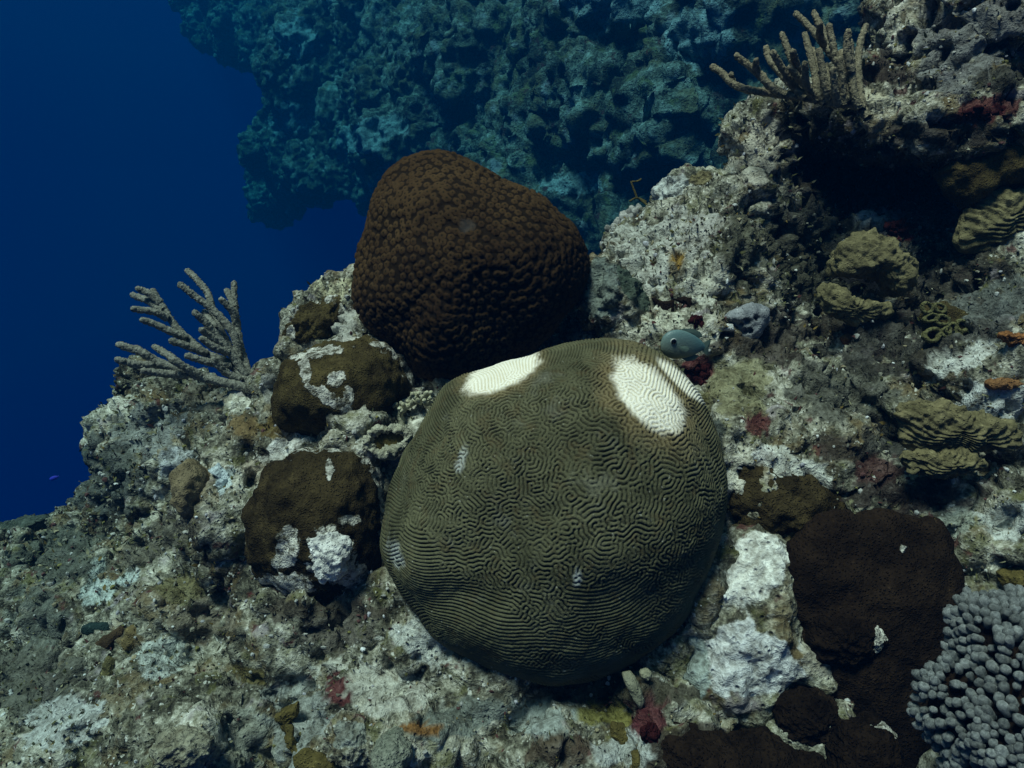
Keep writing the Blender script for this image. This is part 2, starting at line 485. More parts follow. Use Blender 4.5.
REEF_POLY = [(-230, 600), (-80, 545), (0, 532), (40, 520), (60, 545), (78, 500), (104, 478), (96, 440), (112, 415), (132, 384), (165, 374), (210, 384),
             (250, 390), (264, 374), (282, 362), (287, 322), (310, 288), (330, 276), (352, 276), (400, 300), (480, 330), (580, 300), (606, 258), (632, 228), (656, 205),
             (690, 195), (722, 186), (742, 146), (772, 118), (805, 104), (832, 100), (862, 84), (872, 40), (880, -60), (930, -110), (1200, -130), (1230, 500), (1200, 920), (500, 930), (-150, 920), (-230, 760)]
CTRL = [(0, 768, 1.35), (100, 768, 1.22), (200, 768, 1.13), (400, 768, 1.04), (560, 768, 1.04), (700, 768, 1.06), (850, 768, 1.04), (1024, 768, 0.98),
        (0, 640, 1.75), (100, 640, 1.56), (200, 640, 1.4), (320, 650, 1.25), (420, 650, 1.18), (500, 700, 1.13), (600, 690, 1.22), (640, 680, 1.22), (700, 690, 1.16), (780, 640, 1.16), (900, 640, 1.16), (1024, 620, 1.06),
        (0, 545, 2.3), (100, 530, 2.0), (180, 520, 1.75), (240, 520, 1.5), (320, 540, 1.42), (400, 560, 1.36), (480, 500, 1.5), (560, 500, 1.5), (640, 500, 1.5), (730, 560, 1.24), (735, 500, 1.3), (850, 560, 1.22), (990, 545, 1.12), (1024, 520, 1.1),
        (130, 420, 2.1), (200, 430, 1.8), (220, 480, 1.65), (260, 420, 1.64), (330, 400, 1.62), (400, 420, 1.52), (410, 470, 1.42), (740, 440, 1.33), (790, 420, 1.33), (820, 480, 1.28), (830, 400, 1.50), (900, 350, 1.62), (850, 360, 1.55), (960, 390, 1.24), (920, 420, 1.3), (1000, 410, 1.2), (880, 400, 1.36), (900, 490, 1.6), (950, 495, 1.55), (870, 475, 1.5), (1000, 492, 1.5), (1024, 440, 1.2), (1010, 480, 1.3),
        (330, 300, 1.75), (450, 300, 1.85), (560, 330, 1.75), (620, 310, 1.65), (650, 270, 1.62), (690, 330, 1.48), (720, 300, 1.52), (700, 370, 1.42), (720, 360, 1.42), (780, 330, 1.66), (800, 280, 1.75), (870, 290, 1.6), (1000, 300, 1.45), (1020, 350, 1.28), (960, 290, 1.85), (980, 262, 1.85), (930, 265, 1.9), (925, 345, 1.75), (880, 335, 1.7), (820, 340, 1.75),
        (690, 200, 1.95), (740, 200, 1.66), (770, 160, 1.68), (770, 230, 1.66), (720, 240, 1.62), (795, 165, 1.95), (800, 200, 2.05), (830, 200, 2.25), (830, 165, 2.2), (870, 160, 2.2), (900, 190, 2.25), (930, 165, 2.1), (930, 215, 2.1), (980, 200, 1.85), (1020, 140, 1.6), (850, 140, 2.0), (810, 245, 1.95), (860, 225, 1.95), (800, 300, 1.85),
        (770, 125, 1.78), (820, 108, 1.72), (860, 112, 1.62), (900, 112, 1.66), (890, 62, 2.0), (910, 30, 1.95), (940, 60, 1.60), (960, 95, 1.62), (1000, 78, 1.85), (1000, 30, 1.52), (1000, 118, 1.6), (900, 0, 2.0), (960, 10, 1.6),
        (-200, 768, 1.7), (-200, 620, 2.5), (1200, 400, 1.1), (1200, 800, 0.8), (1200, 0, 1.5), (500, 920, 0.9), (0, 920, 1.1), (900, -100, 2.0), (1200, -130, 1.6)]
D = shepard(CTRL)

OUT = {
    'shoulder': [(590, 250), (612, 262), (632, 282), (650, 312), (656, 335), (640, 345), (610, 338), (585, 330), (578, 300)],
    'olive_small': [(286, 345), (289, 325), (302, 308), (325, 298), (346, 303), (352, 325), (342, 342), (320, 350), (300, 354)],
    'olive_broad': [(273, 408), (279, 375), (298, 352), (330, 342), (365, 337), (396, 352), (414, 376), (412, 402), (396, 428), (370, 442), (345, 447), (310, 442), (284, 430)],
    'brown_left': [(251, 515), (255, 482), (274, 461), (305, 450), (340, 445), (366, 451), (382, 470), (384, 500), (387, 540), (380, 572), (355, 592), (320, 600), (285, 592), (261, 568), (251, 540)],
    'dark_lobe': [(724, 485), (734, 464), (760, 461), (790, 470), (820, 480), (845, 492), (852, 510), (836, 526), (800, 536), (760, 534), (730, 530)],
    'dark_sheet': [(776, 600), (786, 572), (788, 545), (806, 535), (826, 520), (862, 512), (884, 504), (912, 512), (940, 522), (946, 548), (956, 575), (948, 600), (956, 625), (944, 655), (926, 672), (924, 700), (934, 724), (926, 745), (946, 790), (880, 810), (842, 780), (838, 750), (846, 722), (822, 700), (806, 660), (790, 628)],
    'dark_dome': [(812, 642), (820, 619), (850, 612), (880, 622), (885, 640), (871, 660), (840, 668), (818, 658)],
    'dark_round': [(777, 716), (784, 698), (810, 689), (836, 697), (844, 716), (830, 738), (800, 744), (782, 734)],
    'dark_wide': [(660, 800), (662, 742), (676, 730), (706, 733), (735, 742), (770, 738), (800, 748), (822, 752), (836, 800), (745, 830)],
    'dark_bottom': [(822, 775), (828, 742), (850, 723), (880, 722), (897, 737), (905, 775), (890, 810), (830, 810)],
    'white_boulder': [(660, 684), (672, 650), (690, 604), (706, 562), (726, 537), (760, 528), (792, 542), (788, 590), (802, 612), (834, 622), (866, 655), (858, 684), (830, 694), (802, 694), (782, 714), (762, 732), (735, 740), (700, 724), (670, 706)],
    'ridge_boulder': [(652, 216), (651, 196), (661, 181), (684, 170), (706, 172), (723, 181), (726, 196), (702, 217), (672, 228)],
    'pale_rock': [(312, 302), (317, 285), (334, 275), (352, 277), (364, 300), (358, 335), (340, 332), (322, 312)],
}
BC_OUT = [(554 + (x - 554) * .97, 500 + (y - 500) * .975) for x, y in [(590, 335), (625, 338), (655, 352), (682, 374), (702, 396), (716, 425), (723, 460), (723, 500), (717, 540), (704, 580), (684, 615), (655, 642), (622, 662), (585, 674),
          (545, 679), (505, 674), (470, 658), (440, 634), (418, 606), (400, 578), (388, 545), (384, 510), (387, 480), (397, 450), (414, 424), (440, 398), (468, 376), (500, 360), (540, 345)]]
SC_OUT = [(357, 300), (357, 268), (362, 240), (370, 205), (380, 178), (398, 160), (425, 152), (450, 154), (475, 164), (505, 184), (540, 206), (568, 230), (585, 250), (586, 268), (574, 298), (548, 328), (515, 352), (485, 378), (450, 392), (420, 385), (395, 345), (370, 330)]
EMB = [(BC_OUT, 1.30, None), (SC_OUT, 1.62, None),
       (OUT['olive_small'], 1.660, 1.633),
       (OUT['olive_broad'], 1.540, 1.535),
       (OUT['brown_left'], 1.360, 1.345),
       (OUT['dark_lobe'], 1.250, 1.218),
       (OUT['dark_sheet'], 1.160, 1.150),
       (OUT['dark_dome'], 1.160, None),
       (OUT['dark_round'], 1.100, None),
       (OUT['dark_wide'], 1.060, 1.05),
       (OUT['dark_bottom'], 1.040, None),
       (OUT['white_boulder'], 1.190, 1.157),
       ]     # bodies that sit in the rock: (outline, depth of the middle, depth of the rock round the rim)
def D2(px, py):
    d = D(px, py)
    sds = [poly_sd(px, py, o) for o, _, _ in EMB]
    for sd, (o, dc, de) in zip(sds, EMB):
        if de is not None:
            w = smooth(sd, -26, -2)
            d = d * (1 - w) + w * de
    for sd, (o, dc, de) in zip(sds, EMB):
        d = np.where(sd > 3, np.maximum(d, dc + 0.03), d)
    return d

def lumps_for(poly, depth_fn, step, rmin, rmax, back, seed, tuck=0.75):
    rg = np.random.default_rng(seed)
    a = np.array(poly); xs = np.arange(a[:, 0].min(), a[:, 0].max(), step); ys = np.arange(a[:, 1].min(), a[:, 1].max(), step)
    X, Y = np.meshgrid(xs, ys); X = X.ravel() + rg.uniform(-.5, .5, X.size) * step; Y = Y.ravel() + rg.uniform(-.5, .5, Y.size) * step
    sd = poly_sd(X, Y, poly); k = sd > 5; X, Y, sd = X[k], Y[k], sd[k]
    dd = depth_fn(X, Y)
    out = []
    for x, y, s, d in zip(X, Y, sd, dd):
        r = rg.uniform(rmin, rmax) * d
        r = min(r, 0.95 * (s + 3) * d / FPX)
        out.append((P(x, y, d + tuck * r), r, True))
        for bk in back:
            rb = min(rmax * d * 1.4, 0.8 * (s + 3) * (d + bk) / FPX)
            if rb > 0.02 * d:
                out.append((P(x, y, d + bk * d), rb, False))
    return out

lp = lumps_for(REEF_POLY, D2, 24, 0.022, 0.060, (0.08, 0.16, 0.26), 3)
for _x, _y, _d, _r in [(760, 132, 1.72, .07), (800, 118, 1.70, .07), (840, 118, 1.58, .07), (885, 122, 1.50, .075), (930, 120, 1.44, .08), (975, 118, 1.42, .08), (1015, 115, 1.38, .08), (905, 112, 1.52, .08), (860, 112, 1.58, .08), (820, 122, 1.64, .06),
                       (930, 40, 1.55, .09), (975, 20, 1.5, .10), (1015, 20, 1.45, .1), (960, 60, 1.52, .07), (920, 10, 1.7, .08),
                       (930, 372, 1.3, .05), (965, 368, 1.24, .06), (1005, 362, 1.18, .06), (880, 400, 1.34, .06),
                       (150, 395, 2.0, .08), (185, 400, 1.9, .08), (120, 425, 2.05, .08), (140, 450, 1.98, .08), (225, 410, 1.75, .06)]:
    lp.append((P(_x, _y, _d + _r), _r, True))
rv, rf = remesh_lumps(lp, 0.0088, 2, 5)
_x, _y, _d = proj(rv)
_k = _d < D(_x, _y) + 0.30
_f = _k[rf].any(1); rf = rf[_f]; _u = np.unique(rf); _m = np.full(len(rv), -1); _m[_u] = np.arange(len(_u)); rv = rv[_u]; rf = _m[rf]      # the rock behind is left hollow
n0 = normals(rv, rf)
d1 = fbm(rv, 9, 3, 0.5, 10) * 0.030
rid = 1 - np.abs(fbm(rv, 22, 3, 0.5, 20)) * 2.2
d2 = rid * 0.014
d3 = fbm(rv, 55, 3, 0.7, 30) * 0.013
pit = smooth(fbm(rv, 38, 2, 0.5, 44), 0.24, 0.5) * -0.030
_x, _y, _d = proj(rv)
sc_ = np.clip(rv @ FW / 1.3, 0.8, 1.6) * (1 + 0.35 * smooth(_x, 700, 800) * (1 - smooth(_y, 480, 560)))      # the right wall is craggier
rv = rv + n0 * ((d1 + d2 + d3 + pit) * sc_)[:, None]
reef_me = mesh_np("reef_slope", rv, rf)
# surface colours of crusts and algae; dark recess and right-wall patches paint shade in: (cx, cy, rx, ry, rot, colour)
TINTS = [(100, 592, 20, 16, -30, (.50, .58, .56)), (128, 578, 17, 8, -35, (.52, .60, .58)), (97, 570, 7, 17, 20, (.46, .54, .52)), (165, 655, 30, 22, -20, (.44, .48, .45)), (60, 720, 40, 30, 0, (.46, .48, .46)),
         (282, 424, 26, 12, -10, (.12, .085, .025)), (245, 425, 14, 12, 0, (.18, .13, .06)), (278, 450, 34, 9, -25, (.72, .72, .68)), (300, 436, 15, 5, -25, (.80, .80, .76)), (262, 470, 20, 16, 0, (.40, .36, .28)),
         (335, 292, 22, 18, 0, (.52, .50, .34)), (345, 322, 14, 20, 0, (.40, .40, .36)), (318, 350, 24, 6, -10, (.75, .74, .66)),
         (392, 690, 60, 30, 10, (.46, .46, .40)), (430, 640, 40, 24, 0, (.48, .50, .46)), (410, 728, 42, 6, 3, (.22, .10, .02)), (340, 690, 16, 20, 0, (.10, .03, .03)), (250, 672, 22, 10, 20, (.13, .11, .04)),
         (640, 260, 40, 36, -30, (.46, .47, .42)), (690, 235, 40, 26, -20, (.44, .44, .40)), (760, 150, 32, 40, 30, (.46, .44, .36)), (705, 280, 30, 24, 0, (.52, .52, .44)), (679, 256, 9, 16, 10, (.28, .17, .03)), (713, 279, 4, 4, 0, (.03, .01, .012)),
         (665, 318, 26, 14, 0, (.55, .55, .44)), (740, 390, 36, 40, 0, (.22, .21, .12)), (755, 425, 16, 16, 0, (.10, .03, .028)), (790, 470, 44, 18, 25, (.55, .56, .50)), (765, 455, 24, 9, 20, (.66, .67, .64)), (700, 370, 16, 14, 40, (.10, .02, .022)),
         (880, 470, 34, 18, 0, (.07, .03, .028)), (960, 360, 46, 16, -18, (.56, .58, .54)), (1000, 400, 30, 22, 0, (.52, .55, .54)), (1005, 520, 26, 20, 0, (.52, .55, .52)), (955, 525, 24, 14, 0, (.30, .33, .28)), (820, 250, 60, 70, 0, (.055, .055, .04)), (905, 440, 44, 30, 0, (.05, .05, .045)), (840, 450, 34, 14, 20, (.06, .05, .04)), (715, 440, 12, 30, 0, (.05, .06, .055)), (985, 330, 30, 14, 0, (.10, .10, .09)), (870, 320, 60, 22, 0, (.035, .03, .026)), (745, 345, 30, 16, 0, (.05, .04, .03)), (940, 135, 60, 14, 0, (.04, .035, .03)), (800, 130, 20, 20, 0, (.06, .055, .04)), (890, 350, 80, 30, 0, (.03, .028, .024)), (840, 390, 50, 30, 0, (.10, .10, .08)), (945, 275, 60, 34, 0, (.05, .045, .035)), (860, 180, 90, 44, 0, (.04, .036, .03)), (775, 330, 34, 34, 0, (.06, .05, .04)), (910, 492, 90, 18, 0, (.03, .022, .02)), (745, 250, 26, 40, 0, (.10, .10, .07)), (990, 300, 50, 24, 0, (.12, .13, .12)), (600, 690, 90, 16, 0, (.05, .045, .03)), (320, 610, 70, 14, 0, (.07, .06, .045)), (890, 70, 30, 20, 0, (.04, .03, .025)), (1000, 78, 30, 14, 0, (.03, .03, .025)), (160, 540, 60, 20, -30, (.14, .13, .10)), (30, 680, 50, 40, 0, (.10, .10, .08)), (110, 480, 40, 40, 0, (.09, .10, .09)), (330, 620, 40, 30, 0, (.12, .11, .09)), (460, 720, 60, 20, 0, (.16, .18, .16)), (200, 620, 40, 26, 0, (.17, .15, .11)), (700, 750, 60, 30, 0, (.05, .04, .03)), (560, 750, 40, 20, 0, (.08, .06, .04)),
         (870, 98, 26, 10, 0, (.50, .48, .36)), (960, 45, 60, 40, -25, (.17, .175, .17)), (1000, 20, 40, 30, -20, (.20, .20, .19)), (980, 112, 40, 12, -15, (.09, .02, .02)), (900, 228, 22, 14, 0, (.09, .012, .014)), (880, 215, 40, 12, 0, (.36, .40, .40)),
         (745, 315, 16, 12, 0, (.22, .22, .22)), (820, 330, 30, 12, 0, (.05, .04, .03)), (540, 720, 50, 20, 0, (.30, .34, .32)), (600, 715, 34, 14, 0, (.14, .13, .03)), (650, 720, 18, 18, 0, (.09, .018, .025)), (620, 750, 40, 18, 0, (.42, .44, .42)),
         (150, 430, 40, 30, 0, (.22, .235, .22)), (175, 460, 22, 18, 0, (.42, .45, .46)), (60, 560, 50, 30, 0, (.10, .11, .09)), (40, 620, 30, 40, 0, (.12, .13, .11)), (225, 480, 8, 14, 20, (.50, .58, .58)), (180, 590, 22, 18, 0, (.16, .145, .07)), (130, 640, 16, 12, 0, (.16, .12, .06)),
         (205, 400, 20, 14, 0, (.26, .24, .18)), (270, 385, 10, 16, 0, (.30, .30, .27)), (300, 720, 40, 40, 0, (.28, .30, .28)), (240, 740, 40, 30, 0, (.24, .25, .21))]
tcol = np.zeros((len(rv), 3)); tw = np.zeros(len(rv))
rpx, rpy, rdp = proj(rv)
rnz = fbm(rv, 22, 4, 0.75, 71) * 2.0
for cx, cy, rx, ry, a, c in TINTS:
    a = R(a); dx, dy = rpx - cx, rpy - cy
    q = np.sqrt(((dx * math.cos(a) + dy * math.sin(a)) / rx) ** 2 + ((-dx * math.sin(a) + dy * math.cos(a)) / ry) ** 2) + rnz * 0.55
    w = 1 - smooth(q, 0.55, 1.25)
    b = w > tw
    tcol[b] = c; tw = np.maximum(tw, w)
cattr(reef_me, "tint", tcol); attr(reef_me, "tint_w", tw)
reef = put("reef_slope", reef_me, ROCK, kind="structure", label="steep rocky reef slope of mottled limestone crusts and turf")

from mathutils.bvhtree import BVHTree
_bvh = BVHTree.FromPolygons(rv.tolist(), rf.tolist())
def S(px, py, spread=4):
    """depth of the reef surface at a place (middle of a few probes)"""
    r = []
    for dx, dy in ((0, 0), (spread, 0), (-spread, 0), (0, spread), (0, -spread)):
        q = Vector(P(px + dx, py + dy, 1.0)); hit = _bvh.ray_cast(Vector((0, 0, 0)), q.normalized())
        if hit[0] is not None: r.append(float(np.dot(np.array(hit[0]), FW)))
    return float(np.median(r)) if r else 1.5

# far reef wall
FAR_POLY = [(150, -12), (172, 6), (184, 28), (205, 46), (230, 58), (252, 66), (263, 90), (265, 110), (249, 150), (245, 190), (256, 212), (276, 226), (302, 208), (335, 192), (372, 196), (420, 240), (520, 300), (650, 330), (760, 320), (900, 300), (1000, 100), (1000, -30), (700, -40), (450, -16)]
FAR_CTRL = [(180, 20, 20.5), (250, 0, 18.5), (400, 0, 12.0), (500, 0, 8.6), (620, 0, 6.4), (760, 0, 5.2), (250, 200, 18.0), (300, 130, 15.5), (350, 170, 13.0), (330, 80, 13.5), (450, 130, 9.6), (520, 60, 8.4), (600, 250, 6.8), (700, 250, 6.0), (700, 120, 5.7), (620, 100, 6.5), (560, 180, 7.4), (800, 150, 5.2), (900, 0, 4.8)]
DF = shepard(FAR_CTRL)
lf = lumps_for(FAR_POLY, DF, 20, 0.018, 0.052, (0.06, 0.13), 8)
fv, ff = remesh_lumps(lf, 0.032, 1, 9)
nf = normals(fv, ff)
fv = fv + nf * (fbm(fv, 1.8, 3, 0.5, 10) * 0.24 + fbm(fv, 6, 3, 0.6, 12) * 0.13 + fbm(fv, 16, 2, 0.6, 13) * 0.06 + (1 - abs(fbm(fv, 4.5, 3, .5, 15)) * 2.2) * 0.08)[:, None]
fme = mesh_np("far_reef_wall", fv, ff)
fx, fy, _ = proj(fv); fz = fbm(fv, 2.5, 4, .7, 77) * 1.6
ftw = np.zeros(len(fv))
for cx, cy, rx, ry in [(625, 2, 60, 24), (690, 40, 40, 40), (292, 36, 24, 20), (380, 130, 30, 14), (580, 185, 34, 12), (290, 120, 22, 20), (365, 140, 24, 14)]:  # pale patches; the first two, at the top, paint light from above
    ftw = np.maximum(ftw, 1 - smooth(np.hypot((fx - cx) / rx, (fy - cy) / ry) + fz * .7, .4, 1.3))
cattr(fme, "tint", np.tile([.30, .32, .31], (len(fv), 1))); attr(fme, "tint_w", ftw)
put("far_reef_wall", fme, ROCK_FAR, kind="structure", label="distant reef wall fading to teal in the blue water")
# ------------------------------------------------------------------ the water between
def make_haze():
    bm = bmesh.new(); bmesh.ops.create_cube(bm, size=1)
    me = bpy.data.meshes.new("haze")
    for v in bm.verts:
        v.co = Vector((v.co.x * 34, v.co.y * 34 + 14, v.co.z * 11.2 - 0.5))
    bm.to_mesh(me); bm.free()
    m = bpy.data.materials.new("sea_water"); m.use_nodes = True
    nt = m.node_tree; nt.nodes.clear()
    o = nt.nodes.new("ShaderNodeOutputMaterial"); pv = nt.nodes.new("ShaderNodeVolumePrincipled")
    pv.inputs["Color"].default_value = (0.0, 0.0115, 0.036, 1)
    pv.inputs["Absorption Color"].default_value = (0.27, 0.72, 0.80, 1)
    pv.inputs["Density"].default_value = 0.32
    nt.links.new(pv.outputs[0], o.inputs["Volume"])
    put("haze", me, m, kind="stuff", label="clear blue sea water filling the whole view")
make_haze()

# ------------------------------------------------------------------ brain coral
def labyrinth(n, lam, seed, cell, th_max):
    """meandering ridges (Swift-Hohenberg pattern) on an n x n sheet"""
    rg = np.random.default_rng(seed)
    ax = (np.arange(n) - n / 2 + .5) / (n / 2) * th_max
    U, Vv = np.meshgrid(ax, ax)                     # arc coordinates in radians: x right, y up
    th = np.hypot(U, Vv); ph = np.arctan2(Vv, U)
    k0 = 2 * math.pi / lam
    step_rad = 2 * th_max / n
    u = rg.normal(0, 0.35, (n, n))
    jit = np.cumsum(rg.normal(0, 0.03, n))[:, None] * 0
    wob = 0.0
    for _ in range(7):
        a = rg.uniform(0, 2 * math.pi); kk = rg.uniform(5, 12)
        wob = wob + np.cos(kk * (U * math.cos(a) + Vv * math.sin(a)) + rg.uniform(0, 6)) * 0.9
    horiz = np.cos(k0 * (Vv - 0.10 * U * U) / step_rad + wob * 4.5)
    rad = np.cos(ph * round(1.12 * k0 / step_rad) + wob * 3.5)
    wr = 0.8 * smooth(th + 0.03 * wob, 0.95, 1.3)
    wh = 0.75 * smooth(-Vv + 0.25 * np.abs(U) + 0.06 * wob, 0.25, 0.9) * (1 - wr)
    u = u * (1 - 0.75 * np.maximum(wr, wh)) + 0.9 * (rad * wr + horiz * wh)
    kx = np.fft.fftfreq(n)[:, None] * 2 * math.pi; ky = np.fft.rfftfreq(n)[None] * 2 * math.pi
    q = (1 - (kx ** 2 + ky ** 2) / k0 ** 2) ** 2
    r, dt = 0.55, 0.6
    L = 1 / (1 - dt * (r - q))
    for _ in range(24):
        u = np.fft.irfft2((np.fft.rfft2(u - dt * u ** 3)) * L, s=(n, n))
    return u / (u.std() * 1.3), U, Vv, th, ph

NB = 760
TH = 1.62
u, U, Vv, th, ph = labyrinth(NB, 5.5, 4, None, TH)
mask = th < TH * 0.985
dirs = np.stack([np.sin(th) * np.cos(ph), np.sin(th) * np.sin(ph), np.cos(th)], -1)[mask]
BCD = 1.22
bv, bs_, bphi = blob_pts(dirs, BC_OUT, BCD, 0.225, 0.22, c=(553, 508), soft=5)
idx = -np.ones(NB * NB, int); idx[mask.ravel()] = np.arange(mask.sum()); idx = idx.reshape(NB, NB)
q = np.stack([idx[:-1, :-1], idx[:-1, 1:], idx[1:, 1:], idx[1:, :-1]], -1).reshape(-1, 4)
bf = q[(q >= 0).all(1)]
bn = normals(bv, bf)
_bx, _by, _ = proj(bv)
bump_px = sum(h * np.exp(-(((_bx - x) / a) ** 2 + ((_by - y) / b) ** 2)) for x, y, a, b, h in [(462, 388, 40, 30, .024), (505, 362, 34, 22, .008), (415, 545, 34, 40, .020), (458, 598, 44, 18, -.010), (520, 470, 70, 50, .008), (610, 610, 70, 40, -.014), (690, 480, 30, 60, .010)])
bv = bv + bn * (fbm(bv, 4.2, 2, 0.5, 3) * 0.018 + fbm(bv, 13, 2, 0.5, 4) * 0.007 + bump_px)[:, None]
bn = normals(bv, bf)
uu = u[mask]
ridge = np.tanh(1.7 * (uu + 0.66 + 0.5 * fbm(bv, 45, 2, 0.5, 81)))
fade = 1 - 0.4 * smooth(fbm(bv, 9, 2, 0.5, 61), 0.15, 0.5)

white = pmask(bv, [(648, 396, 45, 23, 48), (502, 373, 39, 16, -24), (515, 366, 24, 14, -24)], 0.18, 60, 8, 0.18)
strip = pmask(bv, [(682, 382, 30, 6, 43)], 0.2, 60, 9, 0.3)
halo = pmask(bv, [(648, 400, 62, 38, 48), (503, 372, 46, 23, -24)], 0.25, 40, 8, 0.3)
scar = pmask(bv, [(462, 458, 5, 12, 10), (577, 577, 4, 9, 0), (396, 553, 7, 13, -20)], 0.9, 60, 12, 0.5)  # last spot paints the lit stripes on the left edge
bv = bv + bn * (ridge * (0.8 + 0.7 * fbm(bv, 95, 2, 0.6, 91)) * 0.00200 * fade * (1 - 0.45 * np.maximum(white, strip)))[:, None]
bme_base = base_of(bv)
bme = mesh_np("brain_coral", bv - bme_base, bf)
attr(bme, "ridge", ridge * 0.5 + 0.5); attr(bme, "white", np.maximum(white, strip)); attr(bme, "halo", halo); attr(bme, "scar", scar)
def brain_mat():
    m, nt, bs = node_mat("brain_coral_tissue"); g = G(nt)
    a = g.noise(9, 5, 0.7); f = g.noise(330, 3, 0.7, 4.0); md = g.noise(40, 3, 0.6, 8.0)
    rdg = g.attr("ridge")
    top = g.ramp(a, [(0.33, (0.058, 0.058, 0.030)), (0.67, (0.140, 0.136, 0.074))])
    val = g.ramp(a, [(0.35, (0.024, 0.025, 0.012)), (0.65, (0.042, 0.042, 0.022))])
    col = g.mix(g.step(rdg, 0.15, 0.75), val, top)
    col = g.mix(g.math('MULTIPLY', g.step(f, 0.35, 0.7), 0.35), col, g.mix(1.0, col, (0.55, 0.55, 0.55), 'MULTIPLY'))
    col = g.mix(g.math('MULTIPLY', g.step(md, 0.52, 0.68), 0.4), col, (0.085, 0.060, 0.026))
    silt = g.step(g.noise(16, 5, 0.7, 19.0), 0.56, 0.70)
    col = g.mix(g.math('MULTIPLY', silt, 0.35), col, (0.20, 0.20, 0.15))
    dots = g.step(g.noise(130, 2, 0.5, 27.0), 0.70, 0.75)
    col = g.mix(g.math('MULTIPLY', dots, 0.5), col, (0.36, 0.36, 0.29))
    col = g.mix(g.math('MULTIPLY', g.attr("halo"), 0.55), col, g.mix(rdg, (0.09, 0.065, 0.025), (0.26, 0.20, 0.10)))
    col = g.mix(g.math('MULTIPLY', g.math('MULTIPLY', g.attr("scar"), rdg), 0.5), col, (0.62, 0.66, 0.62))
    col = g.mix(g.attr("white"), col, g.mix(rdg, (0.56, 0.50, 0.33), (0.90, 0.86, 0.72)))
    nt.links.new(col, bs.inputs["Base Color"])
    bs.inputs["Roughness"].default_value = 0.75
    nt.links.new(g.bump(f, 0.0022, 0.9), bs.inputs["Normal"])
    return m
put("brain_coral", bme, brain_mat(), loc=bme_base, label="large round olive brain coral with two bleached white patches, centre of the reef", cat="brain coral")

# ------------------------------------------------------------------ generic solid bodies
SNAP = {'ball_sponge', 'crust_sponge', 'vent_sponge', 'shell_fragment', 'algae_blade', 'crust_coral', 'broken_shell', 'barrel_sponge', 'coral_ball', 'loose_stone', 'flat_stone', 'brown_blade'}     # they stand on the rock
def body(name, outline, d, front, mat, label=None, cat=None, parent=None, back=None, n=5, amp=(0.0, 0.0, 0.0), seed=0, dead=None, rings=None,
         tints=None, c=None, soft=4.0, lean=0.0, power=1.0, group=None, fn=None, warp=0.85, dsc=55, origin=None, rim=0.0, jag=0.0):
    if name in SNAP:
        _c = centroid(outline) if c is None else c
        d = S(_c[0], _c[1]) - 0.15 * front
    iv, if_ = ico(n)
    v, s, phi = blob_pts(iv, outline, d, front, front if back is None else back, c, soft, lean, power, jag, seed)
    nn = normals(v, if_)
    if np.einsum('ij,ij->i', nn, v - v.mean(0)).mean() < 0:
        if_ = if_[:, ::-1]; nn = -nn
    sz = np.ptp(v, axis=0).max()
    h = amp[0] * fbm(v, 2.2 / sz, 3, 0.5, seed) + (amp[1] * fbm(v, 9.0 / sz, 3, 0.55, seed + 5) if amp[1] else 0) + (amp[2] * fbm(v, 70, 3, 0.6, seed + 9) if amp[2] else 0)
    if rings:
        num, ht, wob = rings
        w = fbm(v, 5.0 / sz, 3, 0.5, seed + 20) * wob
        rr = np.sin(2 * math.pi * num * (0.35 * s + 0.55 * (1 - iv[:, 1]) + w))
        h = h + ht * (np.abs(rr) ** 0.7 * np.sign(rr)) * smooth(iv[:, 2], -0.1, 0.2)
    v = v + nn * np.asarray(h)[:, None]
    if fn is not None:
        v = fn(v, iv, s, phi, normals(v, if_))
    loc = base_of(v) if origin is None else np.array(origin)
    me = mesh_np(name, v - loc, if_)
    dv = pmask(v, dead, warp, dsc, seed + 31) if dead else np.zeros(len(v))
    if rim:
        e_ = 1 - smooth(iv[:, 2] + 0.55 * fbm(v, 28, 4, 0.7, seed + 61), 0.02, 0.02 + rim)
        dv = np.maximum(dv, e_)
    attr(me, "dead", dv)
    if tints is not None:
        tc = np.zeros((len(v), 3)); w_ = np.zeros(len(v))
        for t in tints:
            m_ = pmask(v, [t[:5]], 0.5, 30, seed + 41)
            b = m_ > w_; tc[b] = t[5]; w_ = np.maximum(w_, m_)
        cattr(me, "tint", tc); attr(me, "tint_w", w_)
    if parent is not None:
        loc = loc - np.array(parent.location)
    return put(name, me, mat, parent=parent, loc=loc, label=label, cat=cat, group=group)

